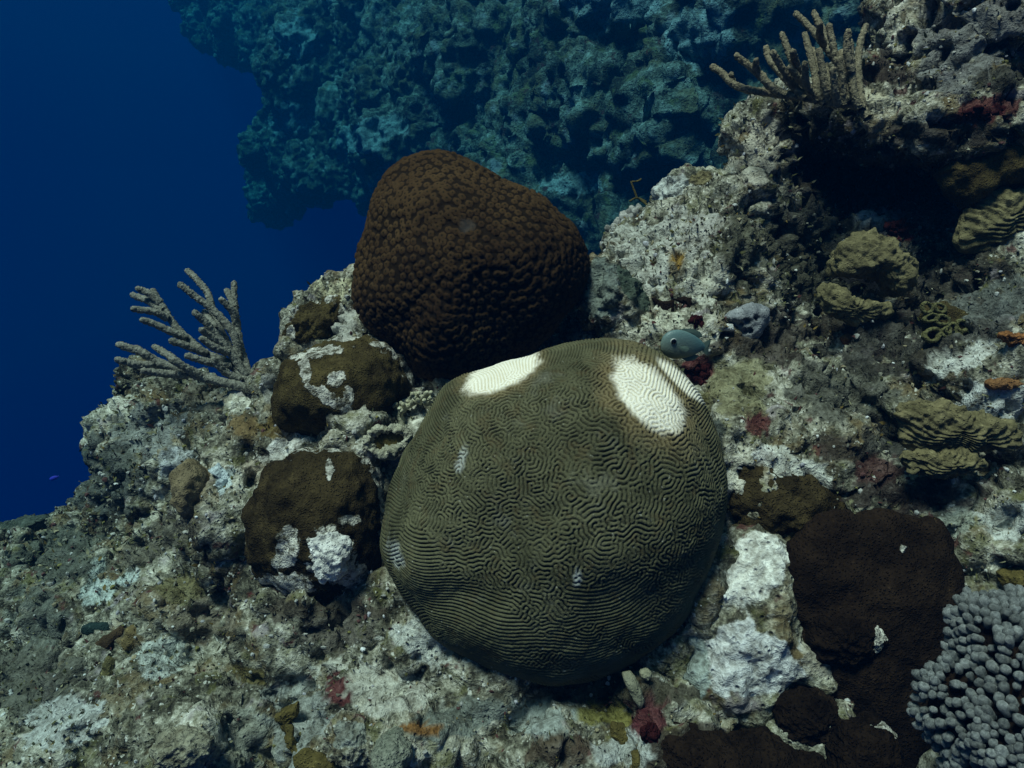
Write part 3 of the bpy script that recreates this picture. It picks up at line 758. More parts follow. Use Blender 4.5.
# brown star coral mound behind the brain coral
def star_coral():
    iv, if_ = ico(7)
    v, s, phi = blob_pts(iv, SC_OUT, 1.55, 0.17, 0.20, (465, 275), 4)
    nn = normals(v, if_)
    v = v + nn * (fbm(v, 4, 3, 0.5, 3) * 0.045)[:, None]
    nn = normals(v, if_)
    rg = np.random.default_rng(2)
    # evenly spread polyps over the surface
    order = rg.permutation(len(v)); gap = 0.0136; cell = {}; cen = []
    for i in order[:60000]:
        p = v[i]; key = tuple((p // gap).astype(int)); ok = True
        for dx in (-1, 0, 1):
            for dy in (-1, 0, 1):
                for dz in (-1, 0, 1):
                    for q in cell.get((key[0] + dx, key[1] + dy, key[2] + dz), ()):
                        if (q[0] - p[0]) ** 2 + (q[1] - p[1]) ** 2 + (q[2] - p[2]) ** 2 < gap * gap: ok = False; break
                    if not ok: break
                if not ok: break
            if not ok: break
        if ok:
            cell.setdefault(key, []).append(p); cen.append(i)
    kd = kdtree.KDTree(len(cen))
    size = rg.uniform(0.85, 1.15, len(cen)); lift = rg.uniform(0.7, 1.25, len(cen))
    for j, i in enumerate(cen): kd.insert(v[i], j)
    kd.balance()
    t = np.empty(len(v)); w = np.empty(len(v))
    for i in range(len(v)):
        _, j, dd = kd.find(v[i]); t[i] = dd / (0.0074 * size[j]); w[i] = lift[j]
    prof = np.where(t < 1, np.sqrt(np.clip(1 - t ** 3, 0, 1)), 0) - 0.75 * np.exp(-(t / 0.42) ** 2)
    sc2 = pmask(v, [(468, 226, 8, 6, 0)], 0.9, 60, 3, 0.3) * 0.6
    v = v + nn * (prof * 0.0070 * w * (1 - sc2))[:, None]
    loc = base_of(v)
    me = mesh_np("star_coral", v - loc, if_)
    attr(me, "polyp", np.clip(1 - t, 0, 1)); attr(me, "scar", sc2)
    m, nt, bs = node_mat("star_coral_tissue"); g = G(nt)
    a = g.noise(5, 4, 0.6); f = g.noise(300, 3, 0.6, 3.0)
    pol = g.attr("polyp")
    col = g.ramp(a, [(0.35, (0.038, 0.021, 0.009)), (0.65, (0.078, 0.047, 0.019))])
    col = g.mix(g.step(pol, 0.55, 0.85), col, (0.018, 0.014, 0.006))
    col = g.mix(g.math('MULTIPLY', g.step(pol, 0.16, 0.02), 0.95), col, (0.014, 0.009, 0.004))
    col = g.mix(g.math('MULTIPLY', f, 0.5), col, g.mix(1.0, col, (0.5, 0.5, 0.5), 'MULTIPLY'))
    col = g.mix(g.attr("scar"), col, (0.05, 0.045, 0.04))
    nt.links.new(col, bs.inputs["Base Color"])
    nt.links.new(g.bump(f, 0.002, 0.8), bs.inputs["Normal"])
    put("star_coral", me, m, loc=loc, label="tall dark brown mound coral covered in small round polyps behind the brain coral", cat="star coral")
star_coral()

body("rock_shoulder", OUT['shoulder'], 1.58, 0.10, ROCK, amp=(.02, .02, .008), n=6, seed=4,
     tints=[(635, 290, 26, 10, 55, (.06, .085, .065)), (600, 290, 20, 30, 0, (.16, .19, .17))], label="grey green rock shoulder on the right side of the brown mound", cat="rock")

# olive brown corals on the left
body("encrusting_coral", OUT['olive_small'], 1.62, 0.09, BROWN, n=6, amp=(.03, .018, .006), seed=11, rim=.5,
     dead=[(330, 346, 26, 8, -8), (291, 332, 4, 9, 0), (350, 315, 10, 14, 0)], label="small olive brown coral lobe with white lower rim under the pale knob", cat="coral")
body("encrusting_coral", OUT['olive_broad'], 1.49, 0.15, BROWN, n=6, amp=(.03, .013, .004), seed=14, rim=.25, jag=.06,
     dead=[(328, 399, 24, 6, 35), (348, 399, 5, 15, 0), (305, 370, 5, 17, -8), (337, 379, 8, 7, 0), (318, 352, 24, 5, -10), (385, 345, 14, 4, 10), (352, 412, 6, 7, 0)], label="broad olive brown coral with a winding white dead scar, left of the mound", cat="coral")
body("encrusting_coral", OUT['brown_left'], 1.33, 0.115, BROWN2, n=6, amp=(.02, .012, .005), seed=17, rim=.22, jag=.06,
     dead=[(331, 556, 22, 27, 0), (330, 470, 4, 12, 0), (286, 548, 12, 20, 10), (360, 580, 20, 12, 0), (285, 585, 30, 12, 0), (350, 520, 12, 5, 0), (383, 505, 3, 22, 0)], warp=0.5, label="rounded dark brown coral with a chalky white patch, left of the brain coral", cat="coral")
body("chalk_crust", [(310, 545), (318, 532), (334, 530), (350, 538), (352, 552), (346, 566), (338, 580), (322, 582), (312, 568)], 1.215, 0.02, CHALK, n=5, amp=(.008, .012, .006), seed=21, soft=2,
     label="lumpy cream white crust on the dark brown left coral", cat="crust")

# dark corals at the lower right
body("dark_coral", OUT['dark_lobe'], 1.25, 0.07, BROWN2, n=6, amp=(.02, .014, .005), seed=24, rim=.2, jag=.12,
     dead=[(795, 540, 60, 4, -12)], label="dark brown coral lobe just right of the brain coral under the pale ledge", cat="coral")
body("dark_coral", OUT['dark_sheet'], 1.15, 0.06, DARK, n=6, amp=(.03, .016, .003), soft=1.5, seed=27,
     dead=[(903, 548, 4, 3, 0)], jag=.13, label="largest nearly black brown coral sheet between white rock and finger coral", cat="coral")
body("dark_coral", OUT['dark_dome'], 1.10, 0.04, DARK, n=6, amp=(.012, .008, .003), soft=2, seed=30,
     dead=[(880, 640, 6, 16, 10)], label="small blackish coral dome with pale right rim on the dark sheet", cat="coral")
body("dark_coral", OUT['dark_round'], 1.08, 0.045, DARK, n=6, amp=(.012, .008, .003), soft=2, seed=33,
     label="small round blackish coral dome below the white rock", cat="coral")
body("dark_coral", OUT['dark_wide'], 1.05, 0.07, DARK, n=6, amp=(.016, .012, .003), soft=2, seed=36, jag=.12,
     label="wide blackish coral at the bottom edge right of the brown blades", cat="coral")
body("dark_coral", OUT['dark_bottom'], 1.02, 0.06, DARK, n=6, amp=(.014, .008, .003), soft=2, seed=39,
     dead=[(895, 728, 18, 7, 12)], jag=.12, label="blackish coral dome at the bottom edge with white rim on top", cat="coral")
body("limestone_boulder", OUT['white_boulder'], 1.19, 0.11, ROCK_WHITE, n=6, amp=(.03, .02, .009), seed=42, back=.14,
     tints=[(755, 570, 30, 40, 30, (.72, .73, .68)), (745, 660, 50, 40, 20, (.58, .60, .60)), (830, 655, 26, 22, 30, (.42, .40, .33)), (690, 670, 24, 40, 10, (.34, .40, .38))], label="white chalky boulder right of the brain coral among the dark corals", cat="boulder")
body("limestone_boulder", OUT['ridge_boulder'], 1.98, 0.10, ROCK_WHITE, n=6, amp=(.02, .02, .008), seed=45,
     tints=[(706, 185, 18, 13, 0, (.19, .16, .08)), (672, 195, 22, 20, 0, (.50, .52, .50))], label="pale rounded boulder with tan crust on the right ridge against the far wall", cat="boulder")
body("pale_rock", OUT['pale_rock'], 1.72, 0.07, ROCK, n=6, amp=(.02, .018, .007), seed=48,
     tints=[(336, 288, 24, 16, 0, (.54, .52, .36)), (345, 318, 20, 22, 0, (.42, .42, .38))], label="pale yellowish rock knob at the left foot of the brown mound", cat="rock")

# plate corals
pr = root("plate_coral", P(950, 480, 1.14), "khaki ridged plate coral with two tiers on the lit right ledge", "plate coral")
body("upper_plate", [(887, 414), (899, 398), (920, 395), (945, 402), (985, 414), (1013, 427), (1019, 440), (1001, 456), (960, 452), (925, 450), (900, 442)], 1.155, 0.036, PLATE, parent=pr, n=7, amp=(.024, .016, .0015), seed=51, rings=(13, .0019, .07), back=.03)
body("lower_plate", [(897, 457), (910, 445), (950, 447), (986, 455), (992, 464), (965, 475), (936, 481), (908, 473)], 1.14, 0.036, PLATE, parent=pr, n=6, amp=(.018, .014, .0015), seed=52, rings=(10, .0018, .07), back=.03)
pr = root("plate_coral", P(985, 250, 1.55), "dark folded plate coral with ridged lip at the right edge", "plate coral")
body("ridged_lip", [(957, 246), (962, 222), (975, 200), (1000, 186), (1034, 190), (1036, 222), (1008, 240), (982, 252)], 1.50, 0.06, PLATE, parent=pr, n=6, amp=(.02, .01, 0), seed=54, rings=(9, .003, .06), back=.04)
body("overhang", [(926, 175), (945, 158), (968, 143), (988, 139), (1034, 143), (1040, 185), (992, 190), (965, 212), (946, 196)], 1.50, 0.07, BROWN, parent=pr, n=6, amp=(.02, .01, 0.002), seed=55, back=.05)
body("rim", [(968, 143), (980, 136), (1000, 142), (1020, 139), (1036, 143), (1036, 149), (1015, 147), (995, 150), (978, 148)], 1.45, 0.012, PLATE, parent=pr, n=5, amp=(.004, .004, .0), seed=56, c=(998, 145))
pr = root("mound_coral", P(862, 325, 1.52), "hollow khaki mound coral with lower lip on the shaded right wall", "coral")
body("dome", [(836, 272), (840, 250), (862, 236), (890, 240), (908, 262), (907, 290), (892, 302), (870, 284), (850, 279)], 1.50, 0.07, PLATE, parent=pr, n=6, amp=(.024, .016, .006), seed=58, rings=(14, .0008, .08), dead=[(858, 284, 20, 5, 10)])
body("lip", [(816, 287), (827, 279), (845, 298), (870, 302), (895, 304), (886, 319), (855, 324), (830, 314), (819, 302)], 1.46, 0.035, PLATE, parent=pr, n=6, amp=(.014, .012, .004), seed=59, rings=(9, .0012, .07), c=(850, 309))

# ring shaped cup corals
FD = S(945, 325, 12) - .02
pr = root("flower_coral", P(945, 340, FD + .02), "cluster of yellow green ring cups on the dark right wall", "flower coral")
def torus(R0, r0, nu=22, nv=10, s=0, flat=1.0):
    V = []
    rg = np.random.default_rng(s); ph0 = rg.uniform(0, 6)
    for i in range(nu):
        a = i / nu * 2 * math.pi
        k = 1 + .10 * math.sin(2 * a + ph0) + .06 * math.sin(3 * a + ph0 * 2)
        for j in range(nv):
            b = j / nv * 2 * math.pi
            V.append(((R0 * k + r0 * math.cos(b)) * math.cos(a), (R0 * k + r0 * math.cos(b)) * math.sin(a) * flat, r0 * 1.3 * math.sin(b)))
    F = [[i * nv + j, ((i + 1) % nu) * nv + j, ((i + 1) % nu) * nv + (j + 1) % nv, i * nv + (j + 1) % nv] for i in range(nu) for j in range(nv)]
    return np.array(V), np.array(F)
M2 = np.stack([RT, UP, -FW], 1)
for i, (x, y, rr, fl) in enumerate([(927, 308, 5.5, .8), (940, 308, 5.5, .7), (931, 318, 6, .65), (942, 320, 6, .8), (932, 335, 7.5, .75), (951, 329, 5.5, .9), (962, 326, 5.5, .9), (956, 337, 5, .8), (966, 335, 5, .9), (946, 332, 4.5, 1.0)]):
    m = FD / FPX
    V, F = torus(rr * m, rr * m * .36, s=i, flat=fl)
    t = random.uniform(-.5, .5); rot = np.array([[math.cos(t), -math.sin(t), 0], [math.sin(t), math.cos(t), 0], [0, 0, 1]])
    V = (V + normals(V, F) * (fbm(V + i * 3.3, 200, 2, .6, i) * .0022)[:, None]) @ rot.T @ M2.T
    me = mesh_np("cup_ring", V, F); attr(me, "dead", np.zeros(len(V)))
    put("cup_ring", me, CUPGREEN, parent=pr, loc=P(x, y, FD - .02) - np.array(pr.location))
body("cup_base", [(920, 318), (926, 303), (945, 302), (968, 318), (972, 335), (958, 345), (935, 344), (922, 334)], FD, .02, BROWN, parent=pr, n=4, amp=(.01, .006, 0), seed=60)

# sponges and crusts on the right
def ell(cx, cy, rx, ry, rot=0, k=14, jit=0.12, s=0):
    rg = random.Random(s * 77 + int(cx))
    o = []
    for i in range(k):
        a = i / k * 2 * math.pi; j = 1 + rg.uniform(-jit, jit)
        x, y = rx * j * math.cos(a), ry * j * math.sin(a); q = R(rot)
        o.append((cx + x * math.cos(q) - y * math.sin(q), cy + x * math.sin(q) + y * math.cos(q)))
    return o
body("ball_sponge", ell(848, 339, 7, 5.5), 1.50, .014, ORANGE, n=4, amp=(.003, .002, 0), seed=62, label="small bright orange ball sponge under the hollow mound coral", cat="sponge")
body("crust_sponge", [(998, 334), (1010, 331), (1026, 334), (1034, 344), (1024, 352), (1008, 345)], 1.20, .012, ORANGE, n=5, amp=(.006, .006, .003), seed=63, label="rusty orange crust sponge at the right edge above the plate coral", cat="sponge")
body("crust_sponge", [(984, 382), (1000, 377), (1020, 378), (1026, 386), (1005, 390), (990, 388)], 1.17, .012, make_tissue("rust_crust", (.13, .06, .02), (.30, .16, .07), 50, .004), n=5, amp=(.006, .005, .003), seed=64, label="flat brownish orange crust on the white ledge behind the plate coral", cat="sponge")
def holes(v, iv, s, phi, nn):
    px, py, _ = proj(v); h = 0
    for x, y, r in [(747, 322, 3.2), (744, 332, 2.4), (750, 331, 2.2), (757, 318, 2.4), (741, 325, 1.6)]:
        h = h + np.exp(-(((px - x) ** 2 + (py - y) ** 2) / r ** 2) ** 1.5) * (iv[:, 2] > 0)
    return v - nn * (h * .022)[:, None]
body("vent_sponge", [(720, 319), (734, 309), (752, 302), (768, 308), (768, 322), (758, 338), (747, 346), (739, 338), (733, 324)], 1.50, .04, GREYSP, n=6, amp=(.006, .004, .001), seed=66, fn=holes, label="grey sponge with round dark holes right of the teal fish", cat="sponge")
body("shell_fragment", [(722, 324), (733, 324), (734, 331), (723, 331)], 1.47, .008, CHALK, n=4, amp=(.002, .002, 0), seed=67, soft=2, label="square cream shell fragment beside the holed grey sponge", cat="shell")
body("algae_blade", [(650, 297), (662, 300), (673, 300), (675, 312), (667, 317), (656, 307)], 1.535, .008, DARK, n=4, amp=(.004, .002, 0), seed=68, soft=2, label="left of two dark flat blades on pale rock above the fish", cat="algae")
body("algae_blade", [(671, 299), (684, 296), (695, 300), (700, 306), (693, 311), (684, 304)], 1.525, .008, DARK, n=4, amp=(.004, .002, 0), seed=69, soft=2, label="right of two dark flat blades on pale rock above the fish", cat="algae")
body("tube_sponge", [(867, 2), (874, -12), (892, -10), (901, 8), (899, 24), (888, 34), (876, 32), (870, 18)], 1.93, .05, make_tissue("cream_sponge", (.24, .20, .12), (.46, .40, .26), 60, .004), n=6, amp=(.01, .01, .004), seed=70, label="cream tan sponge at the top edge behind the sea rod", cat="sponge")
body("ball_sponge", ell(840, 57, 5, 5), 1.80, .012, make_tissue("yellow_sponge", (.45, .25, .01), (.65, .40, .03), 60, .003), n=4, seed=71, amp=(.003, .002, 0), label="tiny yellow sponge between branches of the upper sea rod", cat="sponge")
body("crust_coral", ell(1015, 577, 18, 10), 1.04, .02, OCHRE, n=5, amp=(.006, .004, .002), seed=72, label="olive crust at the right edge just above the finger coral", cat="crust")

# left side
body("lobed_sponge", [(84, 450), (92, 440), (112, 439), (126, 450), (130, 468), (118, 480), (100, 474), (88, 462)], 2.02, .07, TEALDK if False else make_tissue("grey_green_sponge", (.05, .06, .05), (.13, .145, .12), 30, .004), n=5, amp=(.012, .008, .003), seed=74, label="grey green round sponge hanging off the left rock against blue water", cat="sponge")
body("barrel_sponge", [(176, 504), (178, 472), (190, 459), (204, 468), (212, 488), (207, 512), (192, 519)], 1.68, .06, TAN, n=5, amp=(.01, .006, .003), seed=75, label="smooth tan lobe sponge on the left slope beside the broken shell", cat="sponge")
body("broken_shell", [(205, 470), (218, 462), (226, 470), (230, 480), (222, 490), (214, 488), (222, 480), (218, 474)], 1.62, .012, make_tissue("pale_cyan_shell", (.40, .48, .48), (.62, .70, .70), 40, .003), n=5, amp=(.006, .004, 0), seed=76, c=(222, 477), soft=2, label="pale bluish broken shell beside the tan lobe sponge", cat="shell")
body("rock_slab", [(-30, 545), (-10, 526), (15, 518), (40, 517), (57, 513), (55, 520), (44, 532), (36, 550), (5, 560)], 2.25, .12, ROCK, n=6, amp=(.02, .015, .006), seed=77, c=(10, 538), soft=2, tints=[(15, 535, 50, 30, 0, (.06, .075, .06))], label="dark pointed rock slab at the left edge against blue water", cat="rock")
def fingers(rt, items, mat, name, rough=.0008):
    for i, (pts, r0, r1) in enumerate(items):
        W = [P(x, y, d) - np.array(rt.location) for x, y, d in pts]
        V, F = tube(W, np.linspace(r0, r1, len(W)), 10, 5, rough, i)
        me = mesh_np(name, V, F); attr(me, "dead", np.zeros(len(V)))
        put(name, me, mat, parent=rt)
pr = root("finger_sponge", P(170, 532, 1.7), "tan stubby finger sponge with two upright fingers on the left slope", "sponge")
fingers(pr, [([(160, 522, 1.72), (156, 512, 1.7), (154, 500, 1.69)], .014, .008), ([(163, 522, 1.71), (168, 511, 1.69), (171, 499, 1.68)], .013, .006), ([(158, 525, 1.70), (172, 522, 1.68), (186, 515, 1.68)], .016, .012)], TAN, "finger")
body("finger_base", ell(168, 528, 20, 11, 10), 1.71, .04, TAN, parent=pr, n=5, amp=(.008, .008, .003), seed=78)
body("algae_blade", ell(97, 628, 17, 6, -8), 1.56, .01, TEALDK, n=4, amp=(.004, .003, 0), seed=79, label="dark green blade on the lower left slope above brown leaves", cat="algae")
body("algae_blade", [(88, 652), (98, 640), (112, 632), (124, 622), (126, 632), (114, 645), (104, 657), (92, 660)], 1.54, .012, make_tissue("dark_brown_blade", (.03, .02, .012), (.09, .06, .03), 40, .003), n=4, amp=(.006, .004, 0), seed=80, soft=2, label="dark brown curled blade in a hole on the lower left slope", cat="algae")
body("algae_blade", [(122, 640), (130, 624), (142, 625), (147, 636), (138, 648), (126, 650)], 1.53, .012, make_tissue("tan_blade", (.11, .08, .03), (.22, .17, .08), 40, .003), n=4, amp=(.006, .004, 0), seed=81, soft=2, label="tan leaf beside the dark hole on the lower left slope", cat="algae")
body("algae_blade", [(100, 668), (108, 656), (116, 660), (114, 674), (106, 684), (101, 678)], 1.50, .010, make_tissue("olive_blade", (.08, .07, .025), (.18, .16, .07), 40, .003), n=4, amp=(.006, .004, 0), seed=82, soft=2, label="small olive leaf below the dark hole on the lower left slope", cat="algae")
# vase sponge with an ochre inside
VD = S(388, 441, 14) - .035
pr = root("vase_sponge", P(388, 455, VD + .02), "cup sponge with pale knobbly rim and ochre inside left of the brain coral", "sponge")
m = VD / FPX
V, F = torus(19 * m, 6 * m, 90, 26, 3, .68)
V = V + normals(V, F) * (fbm(V, 110, 3, .7, 5) * .014 + fbm(V, 30, 2, .6, 6) * .010)[:, None]
me = mesh_np("rim", V @ M2.T, F); attr(me, "dead", np.zeros(len(V)))
put("rim", me, make_tissue("pale_rim", (.20, .19, .12), (.50, .49, .38), 50, .004), parent=pr, loc=P(387, 441, VD - .012) - np.array(pr.location))
body("cup_inside", ell(387, 441, 17, 12), VD - .006, .008, OCHRE, parent=pr, n=4, amp=(.002, .002, 0), seed=83)
# knobbly pale algae
pr = root("knob_algae", P(408, 412, 1.43), "pale yellow knobbly algae sprig between brown coral and brain coral", "algae")
for i in range(24):
    t = i / 23; x = 396 + 36 * t + random.uniform(-4, 4); y = 411 - 16 * t + 5 * math.sin(t * 9) + random.uniform(-4, 4)
    dd = 1.42 + random.uniform(-.015, .015)
    a = random.uniform(-1.2, 1.2)
    fingers(pr, [([(x, y, dd + .01), (x + 2.5 * math.sin(a), y - 2.5 * math.cos(a), dd), (x + 5 * math.sin(a), y - 5 * math.cos(a), dd - .004)], .003, .0046)], PALEYEL, "nub", 0)
fingers(pr, [([(398, 440, 1.43), (402, 425, 1.425), (400, 412, 1.425), (415, 402, 1.425), (430, 396, 1.425)], .008, .006)], PALEYEL, "stalk")

# bottom edge
pr = root("branching_algae", P(310, 775, 1.05), "ochre yellow forked algae at the bottom edge left of the brain coral", "algae")
for i, o in enumerate([[(277, 716), (286, 708), (300, 700), (298, 712), (292, 722), (290, 735), (283, 730)], [(284, 726), (292, 726), (296, 742), (306, 752), (300, 760), (289, 748)], [(290, 756), (305, 748), (330, 756), (360, 756), (380, 770), (340, 790), (300, 782)]]):
    body("frond", o, S(*centroid(o), 8) - .012, .012, OCHRE, parent=pr, n=5, amp=(.008, .004, .001), seed=84 + i, soft=2)
body("coral_ball", ell(393, 752, 21, 20), 1.00, .05, make_tissue("green_grey_pebbled", (.10, .115, .085), (.30, .31, .24), 110, .006), n=6, amp=(.006, .004, .004), seed=88, label="pebbly grey green coral ball at the bottom edge below orange crust", cat="coral")
body("loose_stone", ell(350, 738, 26, 20), 1.06, .045, ROCK, n=6, amp=(.012, .010, .006), seed=89, tints=[(350, 735, 20, 14, 0, (.26, .28, .25))], label="round mottled stone in the fork of the ochre algae", cat="stone")
body("flat_stone", [(150, 745), (165, 733), (190, 728), (212, 736), (214, 752), (200, 765), (170, 768), (154, 760)], 1.12, .03, ROCK, n=6, amp=(.008, .008, .004), seed=90, tints=[(182, 748, 40, 30, 0, (.27, .26, .19))], label="flat tan stone at the lower left bottom edge, left of its round neighbour", cat="stone")
body("flat_stone", ell(226, 764, 18, 16), 1.08, .025, ROCK, n=5, amp=(.006, .006, .004), seed=91, tints=[(226, 762, 30, 30, 0, (.25, .25, .19))], label="round tan stone disc at the bottom edge, right of the flat stone", cat="stone")
body("leaf_blade", [(621, 672), (631, 671), (640, 684), (646, 702), (641, 712), (634, 700), (626, 686)], 1.08, .010, LEAF, n=4, amp=(.004, .002, 0), seed=92, soft=2, label="pale pointed leaf hanging under the brain coral", cat="leaf")
body("leaf_blade", ell(646, 674, 6, 5), 1.10, .01, LEAF, n=4, amp=(.003, .002, 0), seed=93, label="tiny pale round leaf beside the pointed leaf under the brain coral", cat="leaf")
body("brown_blade", [(612, 722), (624, 724), (632, 738), (628, 750), (618, 746), (610, 734)], 1.06, .010, OCHRE, n=4, amp=(.004, .002, 0), seed=94, soft=2, label="upper ochre brown blade below the brain coral", cat="algae")
body("brown_blade", [(632, 752), (638, 750), (643, 766), (640, 776), (632, 768)], 1.02, .008, OCHRE, n=4, amp=(.003, .002, 0), seed=95, soft=2, label="lower ochre brown blade at the bottom edge below the brain coral", cat="algae")

def tuft(name, cx, cy, rx, ry, d, n, size, mat, label, cat, seed):
    d = S(cx, cy, 3)
    rg = np.random.default_rng(seed); iv, if_ = ico(2); V = []; F = []; off = 0
    for i in range(n):
        a = rg.uniform(0, 6.28); q = math.sqrt(rg.uniform(0, 1))
        c = P(cx + rx * q * math.cos(a), cy + ry * q * math.sin(a), d + rg.uniform(-.006, .006))
        s = size * rg.uniform(.5, 1.3); sq = rg.uniform(.5, 1.5, 3)
        V.append(iv * sq * s * (1 + .4 * fbm(iv + rg.uniform(-9, 9, 3), 1.8, 2, .5, 3))[:, None] + c); F.append(if_ + off); off += len(iv)
    V = np.vstack(V); F = np.vstack(F); loc = base_of(V)
    me = mesh_np(name, V - loc, F); attr(me, "dead", np.zeros(len(V)))
    put(name, me, mat, loc=loc, label=label, cat=cat)
tuft("red_algae", 652, 733, 9, 8, 1.09, 40, .006, RED, "dark red algae tuft beside brown blades at the bottom edge", "algae", 1)
tuft("red_algae", 699, 372, 13, 12, 1.40, 40, .008, RED, "dark red crusty algae just under the teal fish", "algae", 2)
tuft("red_algae", 897, 228, 11, 7, 1.72, 40, .008, RED, "dark red algae tuft above the hollow mound coral", "algae", 3)
tuft("red_algae", 985, 112, 20, 5, 1.50, 46, .007, RED, "dark red algae along the upper right ledge", "algae", 4)
tuft("red_algae", 697, 322, 6, 6, 1.45, 22, .006, RED, "small dark red algae tuft between the fish and dark blades", "algae", 5)

# ------------------------------------------------------------------ finger coral, lower right
def knob_mesh(seed, L=1.35):
    iv, if_ = ico(3)
    v = iv.copy(); v[:, 2] = np.where(v[:, 2] > 0, v[:, 2] * 1.0 + L * .5, v[:, 2] * .6 - L * .5)
    v = v * (1 + .20 * fbm(iv + seed * 3.1, 1.7, 3, .6, seed))[:, None]
    v[:, :2] *= (1 + .10 * v[:, 2:3] / L)
    me = mesh_np("lobe", v, if_); attr(me, "dead", np.zeros(len(v)))
    return me
KN = [knob_mesh(i, random.uniform(1.1, 1.8)) for i in range(6)]
def knob_cluster(name, outline, d, front, gap, size, mat, label, cat, seed, c=None):
    rg = np.random.default_rng(seed)
    for m in KN:
        pass
    meshes = [m.copy() for m in KN]
    for m in meshes:
        m.materials.clear(); m.materials.append(mat)
    iv, if_ = ico(5)
    v, s, phi = blob_pts(iv, outline, d, front, front * .6, c)
    v = v + normals(v, if_) * (fbm(v, 14, 3, .5, seed) * front * .3)[:, None]
    nn = normals(v, if_)
    rt = root(name, base_of(v), label, cat)
    base = np.array(rt.location)
    cen = v.mean(0)
    me = mesh_np("colony_base", (cen + (v - cen) * .86) - base, if_); attr(me, "dead", np.zeros(len(v)))
    put("colony_base", me, DARK, parent=rt)
    kept = []; rest = []
    for i in rg.permutation(len(v)):
        if iv[i, 2] < -.15: continue
        p = v[i]
        if kept and (np.linalg.norm(np.array(kept) - p, axis=1) < gap * rg.uniform(.85, 1.2)).any(): continue
        kept.append(p)
        dirn = nn[i] + rg.normal(0, .22, 3) + np.array([0, 0, .25]); dirn /= np.linalg.norm(dirn)
        qx, qy, _ = proj(p[None])
        if qx[0] > 1042 or qy[0] > 786:
            rest.append((p, dirn)); continue
        o = put("lobe", meshes[rg.integers(6)], None, parent=rt, loc=p - base - dirn * size * .3)
        o.rotation_euler = Vector(dirn).to_track_quat('Z', 'Y').to_euler()
        k = size * rg.uniform(.8, 1.2)
        o.scale = (k * rg.uniform(.85, 1.15), k * rg.uniform(.85, 1.15), k * rg.uniform(.8, 1.3))
    if rest:                                    # lobes beyond the picture's edge
        V = []; F = []; off = 0; kv, kf = ico(1)
        for p, dirn in rest:
            rm = np.array(Vector(dirn).to_track_quat('Z', 'Y').to_matrix())
            V.append((kv * size * np.array([1, 1, 1.7])) @ rm.T + p - base); F.append(kf + off); off += len(kv)
        V = np.vstack(V); me = mesh_np("outer_lobes", V, np.vstack(F)); attr(me, "dead", np.zeros(len(V)))
        put("outer_lobes", me, mat, parent=rt, kind="stuff")
    return len(kept)
nk = knob_cluster("finger_coral", [(945, 790), (938, 745), (928, 722), (928, 690), (938, 668), (955, 650), (955, 620), (968, 604), (1000, 600), (1040, 606), (1090, 640), (1110, 720), (1080, 800), (1000, 830)], .93, .13, .0094, .0057, FINGER,
                  "grey blue finger coral with crowded rounded lobes at the lower right corner", "finger coral", 5, c=(1010, 710))
nk2 = knob_cluster("finger_coral", [(604, 245), (606, 232), (618, 222), (630, 212), (646, 210), (650, 220), (640, 234), (622, 250), (610, 254)], 1.9, .04, .018, .0098, PALEFINGER,
                   "small pale knobbly finger coral beside the pale rounded boulder", "finger coral", 6)

# ------------------------------------------------------------------ sea rods
def sea_rod(name, label, branches, mat, seed, r):
    rg = random.Random(seed)
    b0 = branches[0][0]
    rt = root(name, P(b0[0], b0[1], b0[2]), label, "sea rod")
    base = np.array(rt.location)
    for i, br in enumerate(branches):
        W = [P(x, y, d) - base for x, y, d in br]
        n = len(W); k = 1.0 if i == 0 else .88
        ln = sum(np.linalg.norm(W[j + 1] - W[j]) for j in range(n - 1))
        V, F = tube(W, np.linspace(r * k * 1.1, r * k * .80, n), 22, max(6, int(ln / (n - 1) / .0024)), r * .30, seed + i)
        me = mesh_np("stem" if i == 0 else "branch", V, F); attr(me, "dead", np.zeros(len(V)))
        put("stem" if i == 0 else "branch", me, mat, parent=rt)
def dep(pts, d0, d1):
    n = len(pts)
    return [(x, y, d0 + (d1 - d0) * i / max(n - 1, 1)) for i, (x, y) in enumerate(pts)]
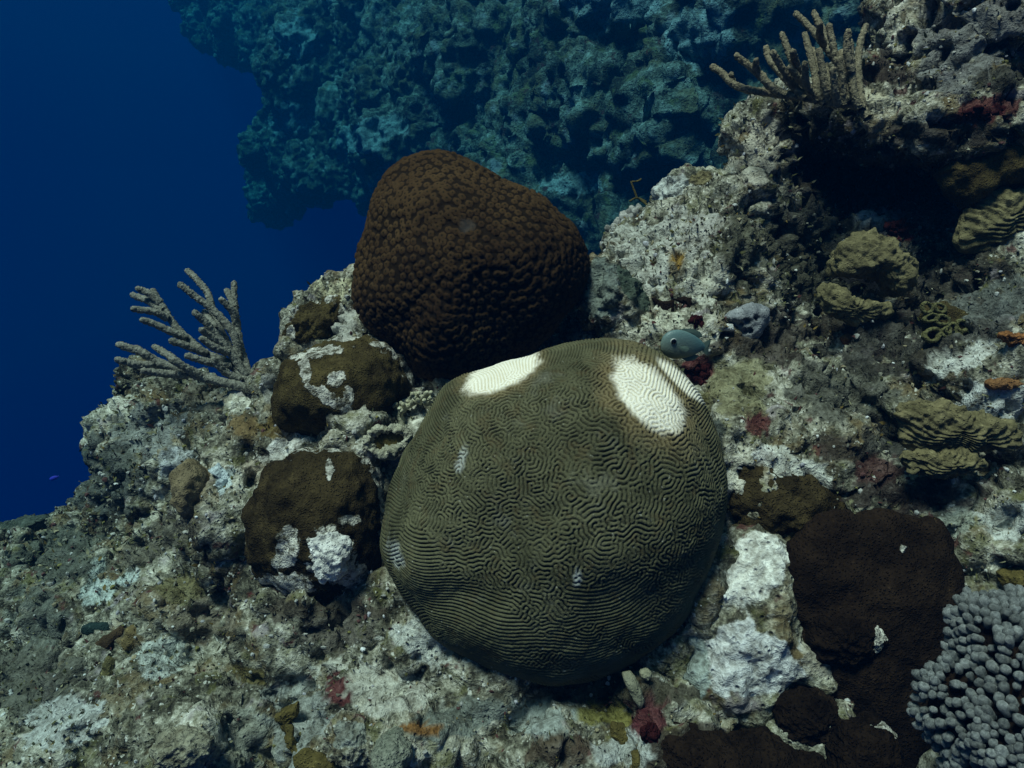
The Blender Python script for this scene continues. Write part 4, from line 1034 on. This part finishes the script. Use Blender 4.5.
L = [dep([(257, 402), (250, 390), (227, 383), (199, 376), (176, 368), (154, 361), (143, 353), (120, 345)], 1.70, 1.62),
     dep([(158, 363), (141, 365), (118, 360)], 1.65, 1.60), dep([(165, 366), (150, 357), (136, 348)], 1.65, 1.66), dep([(190, 373), (172, 358), (155, 347)], 1.66, 1.69), dep([(188, 375), (168, 374), (144, 371)], 1.66, 1.60), dep([(205, 378), (190, 370), (172, 360)], 1.67, 1.62),
     dep([(257, 402), (246, 380), (227, 362), (207, 354), (192, 342), (176, 327), (164, 309), (153, 291)], 1.71, 1.76),
     dep([(186, 338), (174, 333), (157, 325), (143, 320)], 1.73, 1.68), dep([(168, 318), (155, 312), (134, 309)], 1.74, 1.70), dep([(164, 311), (150, 302), (133, 295)], 1.75, 1.78), dep([(160, 303), (150, 294), (139, 289)], 1.755, 1.74), dep([(206, 353), (190, 347), (172, 341)], 1.72, 1.67), dep([(230, 366), (212, 363), (188, 356)], 1.71, 1.65), dep([(200, 350), (188, 344), (178, 330)], 1.72, 1.77),
     dep([(257, 402), (252, 382), (245, 362), (240, 345), (236, 318), (234, 300), (234, 284)], 1.72, 1.80),
     dep([(237, 326), (233, 312), (222, 300)], 1.77, 1.74), dep([(235, 308), (232, 300), (227, 291)], 1.78, 1.80),
     dep([(252, 385), (240, 364), (227, 343), (215, 318), (208, 294), (198, 281), (188, 271)], 1.73, 1.82),
     dep([(240, 364), (234, 335), (213, 310), (196, 297), (181, 285)], 1.74, 1.70), dep([(246, 375), (231, 354), (216, 335), (205, 322), (195, 313)], 1.72, 1.66),
     dep([(224, 344), (212, 338), (202, 330)], 1.70, 1.66), dep([(228, 352), (216, 348), (202, 339)], 1.70, 1.66), dep([(214, 330), (210, 320), (205, 312)], 1.70, 1.74), dep([(240, 380), (225, 372), (214, 360)], 1.70, 1.66)]
sea_rod("sea_rod", "grey branching sea rod fanning out over blue water on the left rock", L, ROD, 3, .0108)
U_ = [dep([(868, 118), (858, 106), (833, 103), (803, 97), (778, 94), (750, 90), (733, 84), (722, 73), (713, 67)], 1.62, 1.74),
      dep([(785, 95), (770, 86), (756, 72), (737, 56)], 1.66, 1.66), dep([(757, 73), (756, 67), (756, 61)], 1.66, 1.64), dep([(806, 98), (789, 82), (771, 62), (766, 48)], 1.65, 1.70), dep([(796, 88), (783, 70), (773, 53)], 1.66, 1.62),
      dep([(818, 102), (806, 84), (792, 60), (782, 35)], 1.65, 1.68), dep([(800, 76), (795, 62), (793, 52)], 1.65, 1.60), dep([(826, 103), (818, 92), (814, 70), (805, 35)], 1.64, 1.66), dep([(832, 103), (826, 88), (819, 51)], 1.63, 1.60), dep([(838, 105), (835, 92), (833, 70)], 1.62, 1.58),
      dep([(862, 110), (848, 78), (830, 53), (812, 30), (796, 14)], 1.62, 1.70), dep([(830, 53), (822, 30), (814, 13)], 1.66, 1.70), dep([(846, 76), (838, 64), (833, 46), (829, 26)], 1.63, 1.62), dep([(826, 48), (820, 36), (820, 24)], 1.67, 1.62),
      dep([(860, 108), (854, 94), (852, 70), (850, 42)], 1.61, 1.60), dep([(852, 72), (847, 52), (848, 32)], 1.60, 1.58), dep([(862, 108), (858, 72), (860, 44), (866, 26)], 1.62, 1.66), dep([(812, 96), (806, 82), (805, 64)], 1.64, 1.58), dep([(733, 84), (731, 79), (731, 75)], 1.73, 1.71), dep([(830, 102), (828, 84), (826, 66)], 1.63, 1.66)]
U_ = [[(x, y, d - .13) for x, y, d in br] for br in U_]
U_ += [dep([(844, 104), (842, 84), (840, 60)], 1.50, 1.47), dep([(818, 98), (800, 80), (790, 68)], 1.52, 1.49), dep([(780, 94), (768, 84), (762, 74)], 1.54, 1.56), dep([(838, 98), (822, 72), (812, 50)], 1.50, 1.54), dep([(852, 100), (846, 84), (842, 70), (841, 52)], 1.49, 1.50)]
sea_rod("sea_rod", "dense tan sea rod at the top right on the ledge before the far wall", U_, ROD2, 8, .0090)
pr = root("sea_whip", P(648, 205, 2.3), "thin yellow green forked sprig before the far wall near the pale boulder", "sea whip")
fingers(pr, [([(637, 198, 2.3), (634, 190, 2.3), (631, 182, 2.3)], .004, .003), ([(646, 202, 2.3), (637, 198, 2.3), (630, 201, 2.3)], .004, .003), ([(631, 182, 2.3), (638, 181, 2.3), (641, 179, 2.3)], .003, .003), ([(652, 212, 2.2), (648, 206, 2.28), (640, 199, 2.3)], .004, .004)], OCHRE, "branch")

# ------------------------------------------------------------------ fish
def fish(name, px, py, d, L, H, W, mats, label, flip=1, tilt=0.0, eye=True):
    ctr = P(px, py, d)
    rt = root(name, ctr, label, "fish")
    ns, nr = 34, 24
    V = []
    for i in range(ns):
        t = i / (ns - 1)
        hh = (math.sin(math.pi * min(1, t * 1.0) ** .72)) ** .62 if 0 < t < 1 else 0.0
        hh = max(hh * (1 - .10 * t), .16 * smooth(np.array(t), .5, .98) if t < 1 else .10)
        ww = hh * (1 - .35 * t)
        for j in range(nr):
            a = j / nr * 2 * math.pi
            V.append(((t - .5) * L, -math.sin(a) * ww * W / 2, math.cos(a) * hh * H / 2))
    F = [[i * nr + j, i * nr + (j + 1) % nr, (i + 1) * nr + (j + 1) % nr, (i + 1) * nr + j] for i in range(ns - 1) for j in range(nr)]
    V = np.array(V); F = np.array(F)
    me = mesh_np("body", V, F); put("body", me, mats[0], parent=rt)
    def fin(nm, pts, th, mat, y=0.0, rot=None):
        pts = np.array(pts, float); n = len(pts)
        c = pts.mean(0)
        A = np.column_stack([pts[:, 0], np.full(n, y - th * .15), pts[:, 1]]); B = np.column_stack([pts[:, 0], np.full(n, y + th * .15), pts[:, 1]])
        ca = np.array([[c[0], y - th, c[1]], [c[0], y + th, c[1]]])
        VV = np.vstack([A, B, ca]); FF = []
        for i in range(n):
            k = (i + 1) % n
            FF += [[i, k, 2 * n], [n + k, n + i, 2 * n + 1], [i, n + i, n + k], [i, n + k, k]]
        if rot is not None:
            VV = (VV - VV[0]) @ np.array(rot).T + VV[0]
        put(nm, mesh_np(nm, VV, np.array(FF), False), mat, parent=rt)
    fin("dorsal_fin", [(-.22 * L, .42 * H), (-.05 * L, .54 * H), (.15 * L, .55 * H), (.32 * L, .48 * H), (.40 * L, .33 * H), (.30 * L, .26 * H), (0, .40 * H)], .0012, mats[1])
    fin("anal_fin", [(.0, -.42 * H), (.15 * L, -.53 * H), (.30 * L, -.48 * H), (.40 * L, -.33 * H), (.30 * L, -.26 * H)], .0012, mats[1])
    fin("tail_fin", [(.44 * L, .13 * H), (.54 * L, .24 * H), (.60 * L, .22 * H), (.585 * L, 0), (.60 * L, -.22 * H), (.54 * L, -.24 * H), (.44 * L, -.13 * H)], .0012, mats[1])
    if eye:
        fin("pectoral_fin", [(-.14 * L, -.02 * H), (.02 * L, .04 * H), (.08 * L, -.06 * H), (.02 * L, -.16 * H), (-.10 * L, -.10 * H)], .0007, mats[1], y=-W * .47, rot=[[.94, .34, 0], [-.34, .94, 0], [0, 0, 1]])
        for sgn in (-1, 1):
            ex, ez = -.27 * L, .12 * H
            iv, if_ = ico(3)
            er = .085 * H
            ring = put("eye", mesh_np("eye", iv * np.array([er * 1.22, er * .5, er * 1.22]), if_), mats[2], parent=rt, loc=(ex, sgn * W * .405, ez))
            put("pupil", mesh_np("pupil", iv * np.array([er * 1.06, er * .46, er * 1.06]), if_), mats[3], parent=ring, loc=(0, sgn * er * .26, 0))
    rt.rotation_euler = (0, tilt, R(180) if flip < 0 else R(8))
    return rt
def fish_mat():
    m, nt, bs = node_mat("fish_skin"); g = G(nt)
    sp = nt.nodes.new("ShaderNodeSeparateXYZ"); nt.links.new(g.co, sp.inputs[0])
    n = g.noise(160, 2, .5)
    col = g.ramp(g.math('ADD', g.math('MULTIPLY', sp.outputs[2], 14.0), .5), [(.12, (.38, .34, .10)), (.38, (.18, .23, .18)), (.75, (.12, .20, .19))])
    rear = g.step(sp.outputs[0], -.005, .045)
    col = g.mix(g.math('MULTIPLY', rear, .7), col, (.05, .16, .18))
    col = g.mix(g.math('MULTIPLY', n, .3), col, (.05, .07, .07))
    nt.links.new(col, bs.inputs["Base Color"]); bs.inputs["Roughness"].default_value = .45; bs.inputs["Specular IOR Level"].default_value = .35
    sc = g.voro(330); nt.links.new(g.bump(sc, .0006, .5), bs.inputs["Normal"])
    return m
def plain(name, c, rough=.6, spec=.2):
    m, nt, bs = node_mat(name); g = G(nt)
    n = g.noise(150, 3, .6)
    nt.links.new(g.mix(g.math('MULTIPLY', n, .5), c, tuple(x * .6 for x in c)), bs.inputs["Base Color"])
    bs.inputs["Roughness"].default_value = rough; bs.inputs["Specular IOR Level"].default_value = spec
    return m
FM = [fish_mat(), plain("fin", (.10, .15, .12)), plain("eye_ring", (.55, .58, .55), .3), plain("pupil", (.004, .004, .005), .15, .5)]
fish("small_reef_fish", 683, 345, 1.27, .088, .058, .024, FM, "small oval teal grey fish with dark ringed eye beside the brain coral", tilt=R(7))
VM = [plain("violet_skin", (.06, .06, .62), .5), plain("violet_fin", (.06, .06, .5)), FM[2], FM[3]]
fish("blue_fish", 54, 478, 3.4, .045, .020, .010, VM, "tiny violet blue fish in open water at the left", eye=False, tilt=R(-20))

# ------------------------------------------------------------------ loose growth over the slope
def scatter(name, count, seed, mat, kindfn, label, smin, smax):
    """uncountable small growth standing on the reef surface, one object"""
    rg = np.random.default_rng(seed)
    nrm = normals(rv, rf)
    tocam = -rv / np.linalg.norm(rv, axis=1)[:, None]
    ok = (rpx > -40) & (rpx < 1064) & (rpy > -30) & (rpy < 800) & ((nrm * tocam).sum(1) > -.1) & (rdp < 2.6)
    ids = np.nonzero(ok)[0]
    dens = fbm(rv[ids], 8, 3, .6, seed + 3)
    ids = ids[dens > rg.uniform(-.5, .5, len(ids))]
    ids = rg.choice(ids, min(count, len(ids)), replace=False)
    V, F, colr = kindfn(rv[ids], nrm[ids], rg, smin, smax)
    me = mesh_np(name, V, F, False)
    cattr(me, "tint", colr)
    put(name, me, mat, kind="stuff", label=label)
def chips(p, n, rg, smin, smax):
    iv, if_ = ico(1)
    k = len(p); s = rg.uniform(smin, smax, k) ** 1.0 * np.clip(p @ FW, .9, 2)
    sq = rg.uniform(.45, 1.3, (k, 1, 3)) * rg.uniform(.7, 1.3, (k, len(iv), 1))
    V = p[:, None, :] + n[:, None, :] * (s * .25)[:, None, None] + iv[None] * sq * s[:, None, None]
    F = (if_[None] + (np.arange(k) * len(iv))[:, None, None]).reshape(-1, 3)
    pal = np.array([(.55, .56, .52), (.40, .40, .36), (.22, .21, .16), (.70, .72, .70), (.12, .11, .08), (.30, .26, .16), (.42, .42, .44), (.10, .05, .045), (.18, .17, .06)])
    c = pal[rg.choice(9, k, p=[.12, .2, .22, .03, .16, .1, .05, .06, .06])] * rg.uniform(.7, 1.2, (k, 1))
    return V.reshape(-1, 3), F, np.repeat(c, len(iv), 0)
def blades(p, n, rg, smin, smax):
    k = len(p); s = rg.uniform(smin, smax, k) * np.clip(p @ FW, .9, 2)
    dirn = n + rg.normal(0, .55, (k, 3)); dirn /= np.linalg.norm(dirn, axis=1)[:, None]
    side = np.cross(dirn, rg.normal(0, 1, (k, 3))); side /= np.linalg.norm(side, axis=1)[:, None]
    w = s * rg.uniform(.10, .28, k)
    bend = rg.normal(0, .3, (k, 3))
    a = p - n * .002
    V = np.stack([a - side * w[:, None] * .6, a + side * w[:, None] * .6, a + dirn * s[:, None] * .6 + side * w[:, None], a + (dirn + bend * .6) * s[:, None], a + dirn * s[:, None] * .6 - side * w[:, None]], 1)
    F = np.array([[0, 1, 2], [0, 2, 4], [4, 2, 3]])
    F = (F[None] + (np.arange(k) * 5)[:, None, None]).reshape(-1, 3)
    pal = np.array([(.10, .10, .04), (.06, .065, .035), (.20, .19, .11), (.28, .27, .20), (.07, .03, .025), (.14, .10, .03)])
    c = pal[rg.choice(6, k, p=[.26, .24, .2, .12, .08, .10])] * rg.uniform(.7, 1.3, (k, 1))
    return V.reshape(-1, 3), F, np.repeat(c, 5, 0)
def stuff_mat(name, scale):
    m, nt, bs = node_mat(name); g = G(nt)
    n = g.noise(scale, 3, .6)
    c = g.attr("tint", True)
    nt.links.new(g.mix(g.math('MULTIPLY', n, .7), g.mix(1.0, c, (1.2, 1.2, 1.2), 'MULTIPLY'), g.mix(1.0, c, (.4, .4, .4), 'MULTIPLY')), bs.inputs["Base Color"])
    nt.links.new(g.bump(n, .003, .8), bs.inputs["Normal"])
    return m
scatter("coral_rubble", 4000, 1, stuff_mat("rubble_chips", 190), chips, "small broken coral bits and shell grains lying on the reef slope", .0014, .0042)
scatter("turf_algae", 16000, 2, stuff_mat("turf_blades", 120), blades, "short brown and olive turf algae growing over the reef slope", .003, .010)
